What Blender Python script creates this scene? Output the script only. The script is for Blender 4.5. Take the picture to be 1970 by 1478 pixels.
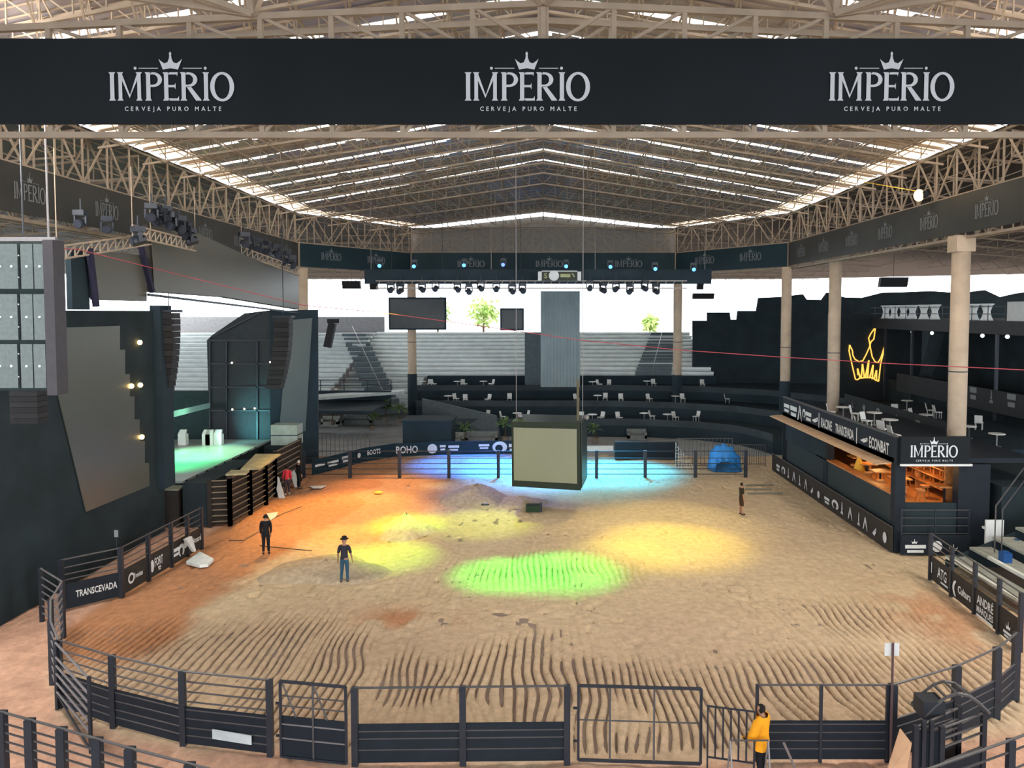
import bpy, bmesh, math, random
import numpy as np
from mathutils import Vector, Matrix, noise
random.seed(7)
sc = bpy.context.scene
for o in list(bpy.data.objects): bpy.data.objects.remove(o)
COL = sc.collection

# ------------------------------------------------------------------ camera, world, lights, exposure
H, F, CX, CY = 10.7, 1500.0, 1045.0, 675.0
TH = math.atan(0.05); S_, C_ = math.sin(TH), math.cos(TH)
cam = bpy.data.cameras.new('camera'); cam.sensor_fit = 'HORIZONTAL'; cam.sensor_width = 36
cam.lens = 36 * F / 1970; cam.shift_x = -(CX - 985) / 1970; cam.shift_y = (CY - 739) / 1970
cam.clip_end = 600
camo = bpy.data.objects.new('camera', cam); COL.objects.link(camo)
camo.location = (0, 0, H); camo.rotation_euler = (math.pi / 2 - TH, 0, 0); sc.camera = camo

w = bpy.data.worlds.new('overcast_sky'); sc.world = w; w.use_nodes = True
nt = w.node_tree; nt.nodes.clear()
bg = nt.nodes.new('ShaderNodeBackground'); wo = nt.nodes.new('ShaderNodeOutputWorld')
tc = nt.nodes.new('ShaderNodeTexCoord'); sx = nt.nodes.new('ShaderNodeSeparateXYZ'); cr = nt.nodes.new('ShaderNodeValToRGB')
nt.links.new(tc.outputs['Generated'], sx.inputs[0]); nt.links.new(sx.outputs['Z'], cr.inputs[0])
cr.color_ramp.elements[0].color = (.86, .93, 1, 1); cr.color_ramp.elements[1].color = (1, .985, .96, 1)
cr.color_ramp.elements[1].position = .5
nt.links.new(cr.outputs[0], bg.inputs[0]); bg.inputs[1].default_value = 4.2
nt.links.new(bg.outputs[0], wo.inputs[0])

def area(name, loc, tgt, size, sizey, power, col):
    l = bpy.data.lights.new(name, 'AREA'); l.shape = 'RECTANGLE'; l.size = size; l.size_y = sizey
    l.energy = power; l.color = col
    o = bpy.data.objects.new(name, l); COL.objects.link(o); o.location = loc
    o.rotation_euler = (Vector(tgt) - Vector(loc)).to_track_quat('-Z', 'Y').to_euler(); return o
area('added_fill_light', (19.0, 21.5, 17.2), (-4, 27, 0), 4, 3, 3600, (1, .92, .82))  # added out of view to brighten the sand and shade the furrows sideways
area('added_fill_light', (-18.5, 21, 17.2), (4, 36, 0), 4, 3, 3000, (1, .94, .86))  # second added light on the left, also out of view

sc.view_settings.view_transform = 'Standard'; sc.view_settings.look = 'None'
sc.view_settings.exposure = 0.3; sc.view_settings.gamma = 1.0
sc.view_settings.use_curve_mapping = False

# ------------------------------------------------------------------ placing helpers (the photograph's perspective)
def ray(px, py):
    u = (px - CX) / F; v = -(py - CY) / F
    return Vector((u, v * S_ + C_, v * C_ - S_))
def G(px, py, z=0.0):                       # point of the horizontal plane at height z
    d = ray(px, py); t = (z - H) / d.z; return Vector((d.x * t, d.y * t, z))
def AY(px, py, y):                          # point of the upright plane at depth y
    d = ray(px, py); t = y / d.y; return Vector((d.x * t, y, H + d.z * t))
def AX(px, py, x):                          # point of the upright plane at side x
    d = ray(px, py); t = x / d.x; return Vector((x, d.y * t, H + d.z * t))

# ------------------------------------------------------------------ materials
MATS = {}
def mat(name, rgb, rough=.6, metal=0, var=.12, scale=3.0, bump=0.0, emit=0, ecol=None):
    if name in MATS: return MATS[name]
    m = bpy.data.materials.new(name); m.use_nodes = True; n = m.node_tree; b = n.nodes['Principled BSDF']
    b.inputs['Roughness'].default_value = rough; b.inputs['Metallic'].default_value = metal
    if rough >= .5 and not metal: b.inputs['Specular IOR Level'].default_value = .15
    t = n.nodes.new('ShaderNodeTexCoord'); nz = n.nodes.new('ShaderNodeTexNoise'); nz.inputs['Scale'].default_value = scale
    nz.inputs['Detail'].default_value = 4
    n.links.new(t.outputs['Object'], nz.inputs['Vector'])
    r = n.nodes.new('ShaderNodeValToRGB'); n.links.new(nz.outputs['Fac'], r.inputs[0])
    lo = [max(0, c * (1 - var)) for c in rgb]; hi = [min(1, c * (1 + var)) for c in rgb]
    r.color_ramp.elements[0].position = .3; r.color_ramp.elements[1].position = .7
    r.color_ramp.elements[0].color = (*lo, 1); r.color_ramp.elements[1].color = (*hi, 1)
    n.links.new(r.outputs[0], b.inputs['Base Color'])
    if bump:
        bp = n.nodes.new('ShaderNodeBump'); bp.inputs['Strength'].default_value = bump
        n.links.new(nz.outputs['Fac'], bp.inputs['Height']); n.links.new(bp.outputs[0], b.inputs['Normal'])
    if emit:
        b.inputs['Emission Color'].default_value = (*(ecol or rgb), 1); b.inputs['Emission Strength'].default_value = emit
    MATS[name] = m; return m
STEEL = mat('black_painted_steel', (.022, .028, .040), .45, .3)
RAIL = mat('worn_grey_rail', (.075, .072, .075), .5, .2)
RAILW = mat('bare_steel_rail', (.24, .23, .24), .45, .4)
BOARD = mat('black_board', (.014, .019, .027), .6)
BROWNB = mat('brown_black_board', (.034, .030, .027), .6)
CLOTH = mat('black_cloth', (.021, .032, .038), .85, 0, .25, .6, .1)
CLOTH2 = mat('blue_black_cloth', (.022, .036, .047), .85, 0, .2, .5, .1)
BANNER = mat('black_banner_vinyl', (.0085, .0115, .0145), .55, 0, .2, .3)
BANNERG = mat('charcoal_banner_vinyl', (.046, .047, .044), .5, 0, .2, .3)
BANNERB = mat('blue_black_banner_vinyl', (.016, .036, .046), .5, 0, .2, .3)
LOGO = mat('silver_print', (.56, .59, .63), .6, 0, .06)
LOGOD = mat('grey_print', (.20, .215, .225), .6, 0, .06)
WHITE = mat('white_print', (.62, .64, .64), .6, 0, .05)
TRUSS = mat('cream_painted_truss', (.36, .29, .22), .6, 0, .12, 2)
TRUSSD = mat('grey_lighting_truss', (.20, .19, .18), .45, .5)
CONC = mat('cream_concrete', (.50, .40, .30), .8, 0, .12, 1.5, .1)
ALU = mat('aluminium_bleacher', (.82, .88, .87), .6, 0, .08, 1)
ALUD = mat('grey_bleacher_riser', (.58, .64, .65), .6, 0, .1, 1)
AISLE = mat('slate_stair', (.13, .17, .19), .7)
SCREEN = mat('grey_led_screen', (.075, .082, .068), .35, 0, .1, .25)
SCREENC = mat('grey_green_led_screen', (.19, .20, .14), .4, 0, .05, .3)
WOOD = mat('bare_plywood', (.55, .36, .22), .6, 0, .15, 2)
WOODO = mat('orange_wood', (.50, .21, .07), .5, 0, .25, 6)
SKIN = mat('skin', (.36, .20, .13), .6); HAIR = mat('dark_hair', (.012, .010, .009), .7)
WHITEP = mat('white_plastic', (.62, .64, .63), .5, 0, .05)
LEAF = mat('green_leaf', (.10, .17, .055), .6, 0, .4, 6)
SPK = mat('speaker_grille', (.020, .020, .022), .5, 0, .2, 30)
def glow(name, rgb, e): return mat(name, rgb, .4, 0, .02, emit=e, ecol=rgb)

def roofmat(name, a, b, sc_=1.2):
    m = bpy.data.materials.new(name); m.use_nodes = True; n = m.node_tree; p = n.nodes['Principled BSDF']
    p.inputs['Roughness'].default_value = .6
    t = n.nodes.new('ShaderNodeTexCoord'); wv = n.nodes.new('ShaderNodeTexWave'); wv.inputs['Scale'].default_value = 1.0
    wv.bands_direction = 'Y'; nz = n.nodes.new('ShaderNodeTexNoise'); nz.inputs['Scale'].default_value = .11
    nz.inputs['Detail'].default_value = 3
    n.links.new(t.outputs['Object'], wv.inputs['Vector']); n.links.new(t.outputs['Object'], nz.inputs['Vector'])
    r = n.nodes.new('ShaderNodeValToRGB'); e = r.color_ramp.elements
    e[0].position = .35; e[0].color = (*a, 1); e[1].position = .65; e[1].color = (*b, 1)
    n.links.new(nz.outputs['Fac'], r.inputs[0]); n.links.new(r.outputs[0], p.inputs['Base Color'])
    bp = n.nodes.new('ShaderNodeBump'); bp.inputs['Strength'].default_value = .3
    n.links.new(wv.outputs['Fac'], bp.inputs['Height']); n.links.new(bp.outputs[0], p.inputs['Normal'])
    return m
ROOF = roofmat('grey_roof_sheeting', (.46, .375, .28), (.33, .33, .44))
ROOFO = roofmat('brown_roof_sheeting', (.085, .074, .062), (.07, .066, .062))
def skylight_mat(tr=.3, nm='translucent_roof_sheet'):
    m = bpy.data.materials.new(nm); m.use_nodes = True; n = m.node_tree; n.nodes.clear()
    o = n.nodes.new('ShaderNodeOutputMaterial'); mx = n.nodes.new('ShaderNodeMixShader'); mx.inputs[0].default_value = tr
    a = n.nodes.new('ShaderNodeBsdfTransparent'); a.inputs[0].default_value = (.9, .88, .84, 1)
    b = n.nodes.new('ShaderNodeBsdfTranslucent'); b.inputs[0].default_value = (.9, .86, .8, 1) if tr < .5 else (.34, .24, .155, 1)
    n.links.new(a.outputs[0], mx.inputs[1]); n.links.new(b.outputs[0], mx.inputs[2]); n.links.new(mx.outputs[0], o.inputs[0]); return m
SKYL = skylight_mat()
EAVE = skylight_mat(.93, 'eave_glow_sheet')  # creamy glow put into the sheet for the lit strip of roof
def soil_mat():
    m = bpy.data.materials.new('arena_sand'); m.use_nodes = True; n = m.node_tree; p = n.nodes['Principled BSDF']
    p.inputs['Roughness'].default_value = .95
    at = n.nodes.new('ShaderNodeVertexColor'); at.layer_name = 'soil'
    t = n.nodes.new('ShaderNodeTexCoord'); nz = n.nodes.new('ShaderNodeTexNoise'); nz.inputs['Scale'].default_value = 3.2
    nz.inputs['Detail'].default_value = 8; nz.inputs['Roughness'].default_value = .78
    n.links.new(t.outputs['Object'], nz.inputs['Vector'])
    mr = n.nodes.new('ShaderNodeMapRange'); mr.inputs[1].default_value = .28; mr.inputs[2].default_value = .72; mr.inputs[3].default_value = .66; mr.inputs[4].default_value = 1.22
    n.links.new(nz.outputs['Fac'], mr.inputs[0])
    mx = n.nodes.new('ShaderNodeVectorMath'); mx.operation = 'SCALE'
    n.links.new(at.outputs[0], mx.inputs[0]); n.links.new(mr.outputs[0], mx.inputs['Scale'])
    n.links.new(mx.outputs[0], p.inputs['Base Color'])
    bp = n.nodes.new('ShaderNodeBump'); bp.inputs['Strength'].default_value = .5; bp.inputs['Distance'].default_value = .05
    n.links.new(nz.outputs['Fac'], bp.inputs['Height']); n.links.new(bp.outputs[0], p.inputs['Normal']); return m
SOIL = soil_mat()

# ------------------------------------------------------------------ mesh helpers
ORG = {}
def prop(o, label=None, cat=None, group=None, kind=None):
    if label: o['label'] = label
    if cat: o['category'] = cat
    if group: o['group'] = group
    if kind: o['kind'] = kind
    return o
def thing(name, label, cat, loc=(0, 0, 0), group=None):
    o = bpy.data.objects.new(name, None); COL.objects.link(o); o.location = loc; o.empty_display_size = .2
    ORG[o.name] = Vector(loc); return prop(o, label, cat, group)
def V(p): return p if isinstance(p, Vector) else Vector(p)
class MB:
    def __init__(s): s.v = []; s.f = []
    def add(s, vs, fs):
        k = len(s.v); s.v += [tuple(p) for p in vs]; s.f += [tuple(i + k for i in f) for f in fs]; return s
    def box(s, c, d, rz=0):
        cx, cy, cz = c; a, b, h = d[0] / 2, d[1] / 2, d[2] / 2; cr_, sr = math.cos(rz), math.sin(rz)
        vs = [(cx + x * cr_ - y * sr, cy + x * sr + y * cr_, cz + z) for z in (-h, h) for x, y in ((-a, -b), (a, -b), (a, b), (-a, b))]
        return s.add(vs, [(0, 3, 2, 1), (4, 5, 6, 7), (0, 1, 5, 4), (1, 2, 6, 5), (2, 3, 7, 6), (3, 0, 4, 7)])
    def bb(s, a, b):
        return s.box([(a[i] + b[i]) / 2 for i in range(3)], [abs(a[i] - b[i]) for i in range(3)])
    def tube(s, a, b, r, n=6, r2=None):
        a, b = V(a), V(b); d = b - a
        if d.length < 1e-6: return s
        d.normalize(); u = d.cross(Vector((0, 0, 1)) if abs(d.z) < .95 else Vector((1, 0, 0))).normalized(); v = d.cross(u)
        r2 = r if r2 is None else r2; vs = []
        for p, q in ((a, r), (b, r2)):
            for i in range(n):
                t = 2 * math.pi * (i + .5) / n; vs.append(p + u * math.cos(t) * q + v * math.sin(t) * q)
        fs = [(i, (i + 1) % n, n + (i + 1) % n, n + i) for i in range(n)] + [tuple(range(n))[::-1], tuple(range(n, 2 * n))]
        return s.add(vs, fs)
    def bar(s, a, b, r): return s.tube(a, b, r, 4)
    def path(s, pts, r, n=6):
        for a, b in zip(pts, pts[1:]): s.tube(a, b, r, n)
        return s
    def prism(s, pts, ext):
        pts = [V(p) for p in pts]; e = V(ext); n = len(pts)
        fs = [tuple(range(n))[::-1], tuple(range(n, 2 * n))] + [(i, (i + 1) % n, n + (i + 1) % n, n + i) for i in range(n)]
        return s.add(pts + [p + e for p in pts], fs)
    def quad(s, a, b, c, d): return s.add([a, b, c, d], [(0, 1, 2, 3)])
    def lathe(s, c, prof, n=12):
        c = V(c); vs = []
        for r, z in prof:
            for i in range(n):
                t = 2 * math.pi * i / n; vs.append((c.x + r * math.cos(t), c.y + r * math.sin(t), c.z + z))
        fs = []
        for j in range(len(prof) - 1):
            for i in range(n): fs.append((j * n + i, j * n + (i + 1) % n, (j + 1) * n + (i + 1) % n, (j + 1) * n + i))
        fs += [tuple(range(n))[::-1], tuple((len(prof) - 1) * n + i for i in range(n))]
        return s.add(vs, fs)
    def ball(s, c, r, n=8, sq=(1, 1, 1)):
        c = V(c); vs = []; m = n // 2 + 1
        for j in range(m + 1):
            a = math.pi * j / m
            for i in range(n):
                t = 2 * math.pi * i / n
                vs.append((c.x + r * sq[0] * math.sin(a) * math.cos(t), c.y + r * sq[1] * math.sin(a) * math.sin(t), c.z - r * sq[2] * math.cos(a)))
        return s.add(vs, [(j * n + i, j * n + (i + 1) % n, (j + 1) * n + (i + 1) % n, (j + 1) * n + i) for j in range(m) for i in range(n)])
    def flat(s, shp, o, u, v, off=(0, 0, 0), th=0.012):      # 2-D shape (verts, faces) laid on a plane with thickness
        o, u, v = V(o), V(u), V(v); off = V(off)
        nrm = u.cross(v).normalized() * th
        vs, fs = shp; n = len(vs)
        P = [o + u * x + v * y + off for x, y in vs]
        s.add([p + nrm for p in P], fs); return s
    def build(s, name, m, parent=None, smooth=False, label=None):
        me = bpy.data.meshes.new(name)
        og = Vector((0, 0, 0))
        if parent is not None: og = ORG[parent.name]
        me.from_pydata([(x - og.x, y - og.y, z - og.z) for x, y, z in s.v], [], s.f)
        me.materials.append(m); me.validate(); me.update()
        if smooth:
            for p in me.polygons: p.use_smooth = True
        o = bpy.data.objects.new(name, me); COL.objects.link(o)
        if parent is not None: o.parent = parent
        ORG[o.name] = og
        if label: o['label'] = label
        return o
def single(mb, name, m, label, cat, group=None, kind=None, base=None, smooth=False):
    """a thing that is one mesh, with its origin at its base"""
    if base is None:
        xs = [p[0] for p in mb.v]; ys = [p[1] for p in mb.v]; zs = [p[2] for p in mb.v]
        base = ((min(xs) + max(xs)) / 2, (min(ys) + max(ys)) / 2, min(zs))
    mb.v = [(x - base[0], y - base[1], z - base[2]) for x, y, z in mb.v]
    o = mb.build(name, m, None, smooth); o.location = base; ORG[o.name] = Vector(base); return prop(o, label, cat, group, kind)
def struct(mb, name, m): return prop(mb.build(name, m), kind='structure')
def dup(root, loc, label=None, group=None, rz=None):
    r = root.copy(); COL.objects.link(r); r.location = loc
    if rz is not None: r.rotation_euler = (0, 0, rz)
    if label: r['label'] = label
    if group: r['group'] = group
    for ch in list(root.children):
        c = ch.copy(); COL.objects.link(c); c.parent = r
        for g in ch.children:
            d = g.copy(); COL.objects.link(d); d.parent = c
    return r

# ------------------------------------------------------------------ writing
TXT = {}
def text2d(t, bold=.0, xs=1.0):                 # (verts, faces), cap height 1, starts at x=0
    k = (t, bold, xs)
    if k in TXT: return TXT[k]
    c = bpy.data.curves.new('t', 'FONT'); c.body = t; c.size = 1; c.offset = bold; c.resolution_u = 2
    o = bpy.data.objects.new('t', c); COL.objects.link(o); bpy.context.view_layer.update()
    me = o.evaluated_get(bpy.context.evaluated_depsgraph_get()).to_mesh()
    vs = [(v.co.x, v.co.y) for v in me.vertices]; fs = [tuple(p.vertices) for p in me.polygons]
    o.to_mesh_clear(); bpy.data.objects.remove(o); bpy.data.curves.remove(c)
    if vs:
        x0 = min(v[0] for v in vs); vs = [((x - x0) / .7 * xs, y / .7) for x, y in vs]
    TXT[k] = (vs, fs); return TXT[k]
def width(s): return max(v[0] for v in s[0])
def ringpts(cx, cy, rx, ry, n=20, a0=0, a1=360):
    return [(cx + rx * math.cos(math.radians(a0 + (a1 - a0) * i / n)), cy + ry * math.sin(math.radians(a0 + (a1 - a0) * i / n))) for i in range(n + 1)]
def band(outer, inner):
    n = len(outer); return outer + inner, [(i, i + 1, n + i + 1, n + i) for i in range(n - 1)]
def join2d(parts):
    vs, fs = [], []
    for v, f in parts:
        f = [q if sum(v[q[i]][0] * v[q[(i + 1) % len(q)]][1] - v[q[(i + 1) % len(q)]][0] * v[q[i]][1] for i in range(len(q))) > 0 else tuple(q)[::-1] for q in f]
        k = len(vs); vs += v; fs += [tuple(i + k for i in q) for q in f]
    return vs, fs
def poly(*p): return list(p), [tuple(range(len(p)))]
def glyph(ch, x):
    out = []
    def stem(a, wd=.15):
        return [poly((a - .05, 0), (a + wd + .05, 0), (a + wd, .07), (a, .07)), poly((a, .07), (a + wd, .07), (a + wd, .93), (a, .93)),
                poly((a, .93), (a + wd, .93), (a + wd + .05, 1), (a - .05, 1))]
    if ch == 'I': out = stem(.05)
    if ch == 'M':
        out = stem(.05, .13) + stem(.72, .13)
        out += [poly((.181, .70), (.44, .09), (.455, .20), (.181, .95)), poly((.44, .09), (.719, .72), (.719, .95), (.455, .20))]
    if ch in 'PR':
        out = stem(.05)
        out += [band(ringpts(.3, .74, .32, .26, 14, -90, 90), ringpts(.3, .74, .17, .18, 14, -90, 90)),
                poly((.2, .92), (.3, .92), (.3, 1), (.2, 1)), poly((.2, .48), (.3, .48), (.3, .56), (.2, .56))]
        if ch == 'R': out += [poly((.22, .5), (.38, .5), (.74, .04), (.76, 0), (.56, 0))]
    if ch == 'E':
        out = stem(.05)
        out += [poly((.2, .92), (.5, .92), (.52, .86), (.55, 1), (.2, 1)), poly((.2, 0), (.58, 0), (.57, .16), (.52, .08), (.2, .08)),
                poly((.2, .47), (.42, .47), (.46, .40), (.46, .62), (.42, .55), (.2, .55))]
    if ch == 'O': out = [band(ringpts(.43, .49, .43, .52, 28), ringpts(.43, .49, .27, .43, 28))]
    return [([(a + x, b) for a, b in v], f) for v, f in out]
CROWN = [(-.27, 0), (0, .05), (.27, 0), (.42, .38), (.34, .30), (.22, .22), (.1, .26), (.045, .4), (.03, .52), (.05, .56), (0, .64), (-.05, .56), (-.03, .52), (-.045, .4), (-.1, .26), (-.22, .22), (-.34, .30), (-.42, .38)]
def crown2d(cx, cy, s=1):
    c = [(cx + x * s, cy + y * s) for x, y in CROWN]; n = len(c)
    idx = [(0, 1, 15, 16), (0, 16, 17), (1, 14, 15), (1, 6, 14), (6, 7, 13, 14), (7, 8, 12, 13), (8, 9, 10, 11, 12), (1, 5, 6), (1, 2, 4, 5), (2, 3, 4)]
    return c, idx
def imperio(sub=True):
    parts = []
    for ch, x in zip('IMPERIO', (0, .30, 1.29, 1.93, 2.55, 3.35, 3.62)): parts += glyph(ch, x)
    parts.append(crown2d(2.22, 1.09, 1))
    for x in (.96, 3.46): parts.append((ringpts(x, 1.14, .055, .055, 8)[:-1], [tuple(range(8))]))
    for a, b in ((1.08, 1.78), (2.66, 3.34)): parts.append(poly((a, 1.125), (b, 1.125), (b, 1.15), (a, 1.15)))
    if sub:
        x = .55
        for wd in ('CERVEJA', 'PURO', 'MALTE'):
            for ch in wd:
                v, f = text2d(ch, .015); parts.append(([(a * .145 + x, b * .15 - .36) for a, b in v], f)); x += width((v, f)) * .145 + .088
            x += .14
    v, f = join2d(parts); return [(a - 2.24, b) for a, b in v], f
IMP = imperio(); IMPS = imperio(False)

# ------------------------------------------------------------------ ground
def soil_floor():
    x0, x1, y0, y1 = -19.5, 18.0, 13.5, 58
    nx = int((x1 - x0) / .038) + 1; ny = int((y1 - y0) / .105) + 1
    X, Y = np.meshgrid(np.linspace(x0, x1, nx), np.linspace(y0, y1, ny))
    rng = np.random.RandomState(3)
    def vn(sx_, sy_, seed):                     # smooth value noise
        r = np.random.RandomState(seed); g = r.rand(90, 90)
        u = (X - x0) / sx_; v = (Y - y0) / sy_; i = u.astype(int) % 89; j = v.astype(int) % 89; fu = u - np.floor(u); fv = v - np.floor(v)
        fu = fu * fu * (3 - 2 * fu); fv = fv * fv * (3 - 2 * fv)
        return (g[j, i] * (1 - fu) + g[j, i + 1] * fu) * (1 - fv) + (g[j + 1, i] * (1 - fu) + g[j + 1, i + 1] * fu) * fv
    wob = (vn(3.5, 4, 1) - .5) * 2.6 + (vn(1.1, 1.6, 2) - .5) * .9
    turn = (Y - 22) * .05 * np.sin(X * .16 + .4)
    ph = (X + turn) / .265 + wob
    tri = np.abs((ph % 1) - .5) * 2
    groove = -np.clip((tri - .56) / .34, 0, 1)
    def sm(a, lo, hi): t = np.clip((a - lo) / (hi - lo), 0, 1); return t * t * (3 - 2 * t)
    near = (1 - sm(Y + (vn(4, 3, 5) - .5) * 4, 22.2, 25.2))
    leftf = sm(-X + (vn(3, 3, 6) - .5) * 3, 3.5, 6.5) * (1 - sm(Y + (vn(4, 3, 15) - .5) * 3, 25.2, 28.2))
    patch = np.exp(-(((X - 11.2) / 2.6) ** 2 + ((Y - 26.8) / 2.0) ** 2) * 1.2) * 1.1
    patch2 = np.exp(-(((X - .3) / 4.2) ** 2 + ((Y - 32) / 2.4) ** 2) * 1.1) * .8
    mask = np.clip(np.maximum.reduce([near, leftf, patch, patch2]), 0, 1)
    breakup = sm(vn(.8, 2.2, 7), .18, .42) * .8 + .2
    infield = sm(Y, 17.5, 18.8)
    YF_ = 18.1 + .010 * X ** 2 + np.maximum(0, np.abs(X) - 12) ** 1.5 * .6
    infield = sm(Y - YF_, .2, .8)
    z = groove * .19 * mask * breakup * infield
    z += (vn(.5, .5, 8) - .5) * .045 + (vn(.2, .2, 9) - .5) * .03 + (vn(2.2, 2.2, 10) - .5) * .06
    z += -(sm(vn(.30, .42, 18), .70, .9) * .07 + sm(vn(.17, .24, 19), .72, .92) * .05) * (1 - mask * .5) * sm(vn(3, 2.4, 20), .25, .6)
    z -= .03
    # soil colours: pale sand in the ring, red clay at its left edge and outside
    sand = np.array([.60, .455, .30]); sand2 = np.array([.50, .36, .24]); red = np.array([.46, .215, .10]); pink = np.array([.60, .35, .24])
    t = vn(2.6, 1.8, 11)[..., None]; C = sand * (1 - t) + sand2 * t
    far = sm(Y, 24, 30)[..., None] * .4; C = C * (1 - far) + np.array([.60, .47, .27]) * far
    nl = (vn(2.2, 2.0, 12) - .5) * 3 + (vn(.8, .7, 22) - .5) * 1.2
    edge = -9.0 - np.clip((Y - 30) / 18, -1, 1) * -2.0
    rm = sm(-X + nl * .55 + np.clip((Y - 28) * .22, 0, 2.5), 11.9, 13.3)
    rm = rm * (1 - .9 * sm(23.6 - Y + nl * .5, -.4, 1.2))
    far_left = sm(Y, 33, 37) * sm(-X + nl, 5.0, 7.5)
    spot = np.exp(-(((X + 4.9) / 1.5) ** 2 + ((Y - 26.8) / 1.0) ** 2)) * 1.0 * sm(vn(.8, .8, 13), .2, .5)
    spot2 = np.exp(-(((X - 14) / 1.6) ** 2 + ((Y - 27) / 3) ** 2)) * .8 * sm(vn(.9, .9, 14), .3, .6)
    rm = np.clip(np.maximum.reduce([rm, far_left * .75, spot, spot2]), 0, 1)[..., None]
    C = C * (1 - rm) + red * rm
    # outside the ring fence (front and left): pinkish trodden dirt
    out = np.maximum(1 - sm(Y - YF_ + (vn(1, 1, 16) - .5) * .7, -.6, .3), sm(-X - 15.9, 0, .6))[..., None]
    pk = pink * (.85 + .3 * vn(.6, .6, 17)[..., None]); C = C * (1 - out) + pk * out
    n = nx * ny
    me = bpy.data.meshes.new('floor'); me.vertices.add(n)
    me.vertices.foreach_set('co', np.stack([X, Y, z], -1).astype(np.float32).ravel())
    ii = (np.arange(ny - 1)[:, None] * nx + np.arange(nx - 1)[None]).ravel()
    q = np.stack([ii, ii + 1, ii + nx + 1, ii + nx], -1).astype(np.int32); nf = len(q)
    me.loops.add(nf * 4); me.loops.foreach_set('vertex_index', q.ravel())
    me.polygons.add(nf); me.polygons.foreach_set('loop_start', (np.arange(nf) * 4).astype(np.int32)); 
    me.update(calc_edges=True)
    a = me.color_attributes.new('soil', 'FLOAT_COLOR', 'POINT')
    cc = np.ones((n, 4), np.float32); cc[:, :3] = C.reshape(-1, 3); a.data.foreach_set('color', cc.ravel())
    me.materials.append(SOIL); o = bpy.data.objects.new('floor', me); COL.objects.link(o); prop(o, kind='structure')
soil_floor()
g = MB(); g.quad((-160, -40, -.12), (160, -40, -.12), (160, 260, -.12), (-160, 260, -.12))
struct(g, 'outer_ground', mat('trodden_dirt', (.26, .20, .165), .95, 0, .2, .8, .3))
g = MB(); g.bb((-24, 57.5, -.11), (40, 90, .0)); struct(g, 'concrete_apron', mat('grey_concrete_apron', (.30, .31, .31), .85, 0, .15, .7))

# ------------------------------------------------------------------ roof
def hw(y):
    if y < 27.5: return 13 + (y - 16) / 11.5 * 7.5
    if y > 65.5: return 20.5 - (y - 65.5) / 11.5 * 7.5
    return 20.5
ZE = 19.0
def zr(y): return 22.65 if y < 63 else 22.65 - (y - 63) / 14 * 2.2
def rp(x, y, dz=0):
    h = hw(y); return (x, y, ZE + (zr(y) - ZE) * (1 - abs(x) / h) + dz)
strips = [62 - 4 * k for k in range(12)]
cuts = sorted(set([16, 27.5, 63, 65.5, 69, 73, 77] + [s - .24 for s in strips] + [s + .24 for s in strips]))
cuts = [c for c in cuts if 16 <= c <= 77]
rs, sk, ev_ = MB(), MB(), MB()
for a, b in zip(cuts, cuts[1:]):
    m_ = (a + b) / 2; lit = any(abs(m_ - s) < .25 for s in strips)
    for sgn in (-1, 1):
        ha, hb = hw(a), hw(b); ea, eb = sgn * (ha - 1.5), sgn * (hb - 1.5)
        (sk if lit else rs).quad(rp(0, a), rp(0, b), rp(eb, b), rp(ea, a))
        ea2, eb2 = sgn * (ha - .28), sgn * (hb - .28)
        ev_.quad(rp(ea, a), rp(eb, b), rp(eb2, b), rp(ea2, a)); sk.quad(rp(ea2, a), rp(eb2, b), rp(sgn * hb, b), rp(sgn * ha, a))
        if lit:                                   # sheet laps over parts of each light strip
            for k in range(4):
                t0 = random.random() * .85; t1 = t0 + .03 + .07 * random.random(); xx0, xx1 = sgn * t0 * (ha - 1.5), sgn * t1 * (ha - 1.5)
                rs.quad(rp(xx0, a, -.03), rp(xx0, b, -.03), rp(xx1, b, -.03), rp(xx1, a, -.03))
struct(rs, 'ceiling', ROOF); struct(sk, 'skylight_strips', SKYL); struct(ev_, 'eave_glow_band', EAVE)  # the eave band stands in for roof lit along its edge
# gable end above the far ring: grey louvred infill plus a bright slit
ge = MB(); ge.add([(-13, 77.35, 16.4), (13, 77.35, 16.4), (13, 77.35, 18.72), (0, 77.35, 20.12), (-13, 77.35, 18.72)], [(0, 1, 2, 3, 4)])
for k in range(10): ge.box((0, 77.28, 16.55 + k * .24), (25, .08, .06))
struct(ge, 'wall_far_louvre', mat('grey_louvre', (.26, .24, .22), .6))
gt = MB()
for x in range(-12, 13, 3): gt.bar((x, 77.15, 16.5), (x, 77.15, 20.0 - abs(x) * .107), .04)
for sg in (-1, 1):
    for x0, x1 in ((1, 6.5), (6.5, 12), (1, 12), (1, 3)): gt.bar((sg * x0, 77.15, 19.6 - x0 * .1), (sg * x1, 77.15, 16.5), .045)
gt.bar((-13, 77.15, 16.55), (13, 77.15, 16.55), .07)
struct(gt, 'gable_truss', TRUSS)
# outer lower roof, a ring of sheets round the pavilion
RING = [(-13, 16), (13, 16), (20.5, 27.5), (20.5, 65.5), (13, 77), (-13, 77), (-20.5, 65.5), (-20.5, 27.5)]
orf = MB(); OUT = [(-26, -14), (26, -14), (62, 20), (62, 90), (34, 108), (-34, 108), (-62, 90), (-62, 20)]
for i in range(8):
    j = (i + 1) % 8; a, b, c, d = RING[i], RING[j], OUT[j], OUT[i]
    orf.quad((*a, 18.95), (*d, 15.2), (*c, 15.2), (*b, 18.95))
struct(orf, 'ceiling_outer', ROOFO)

def mix(a, b, t): return tuple(a[i] + (b[i] - a[i]) * t for i in range(3))
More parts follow.
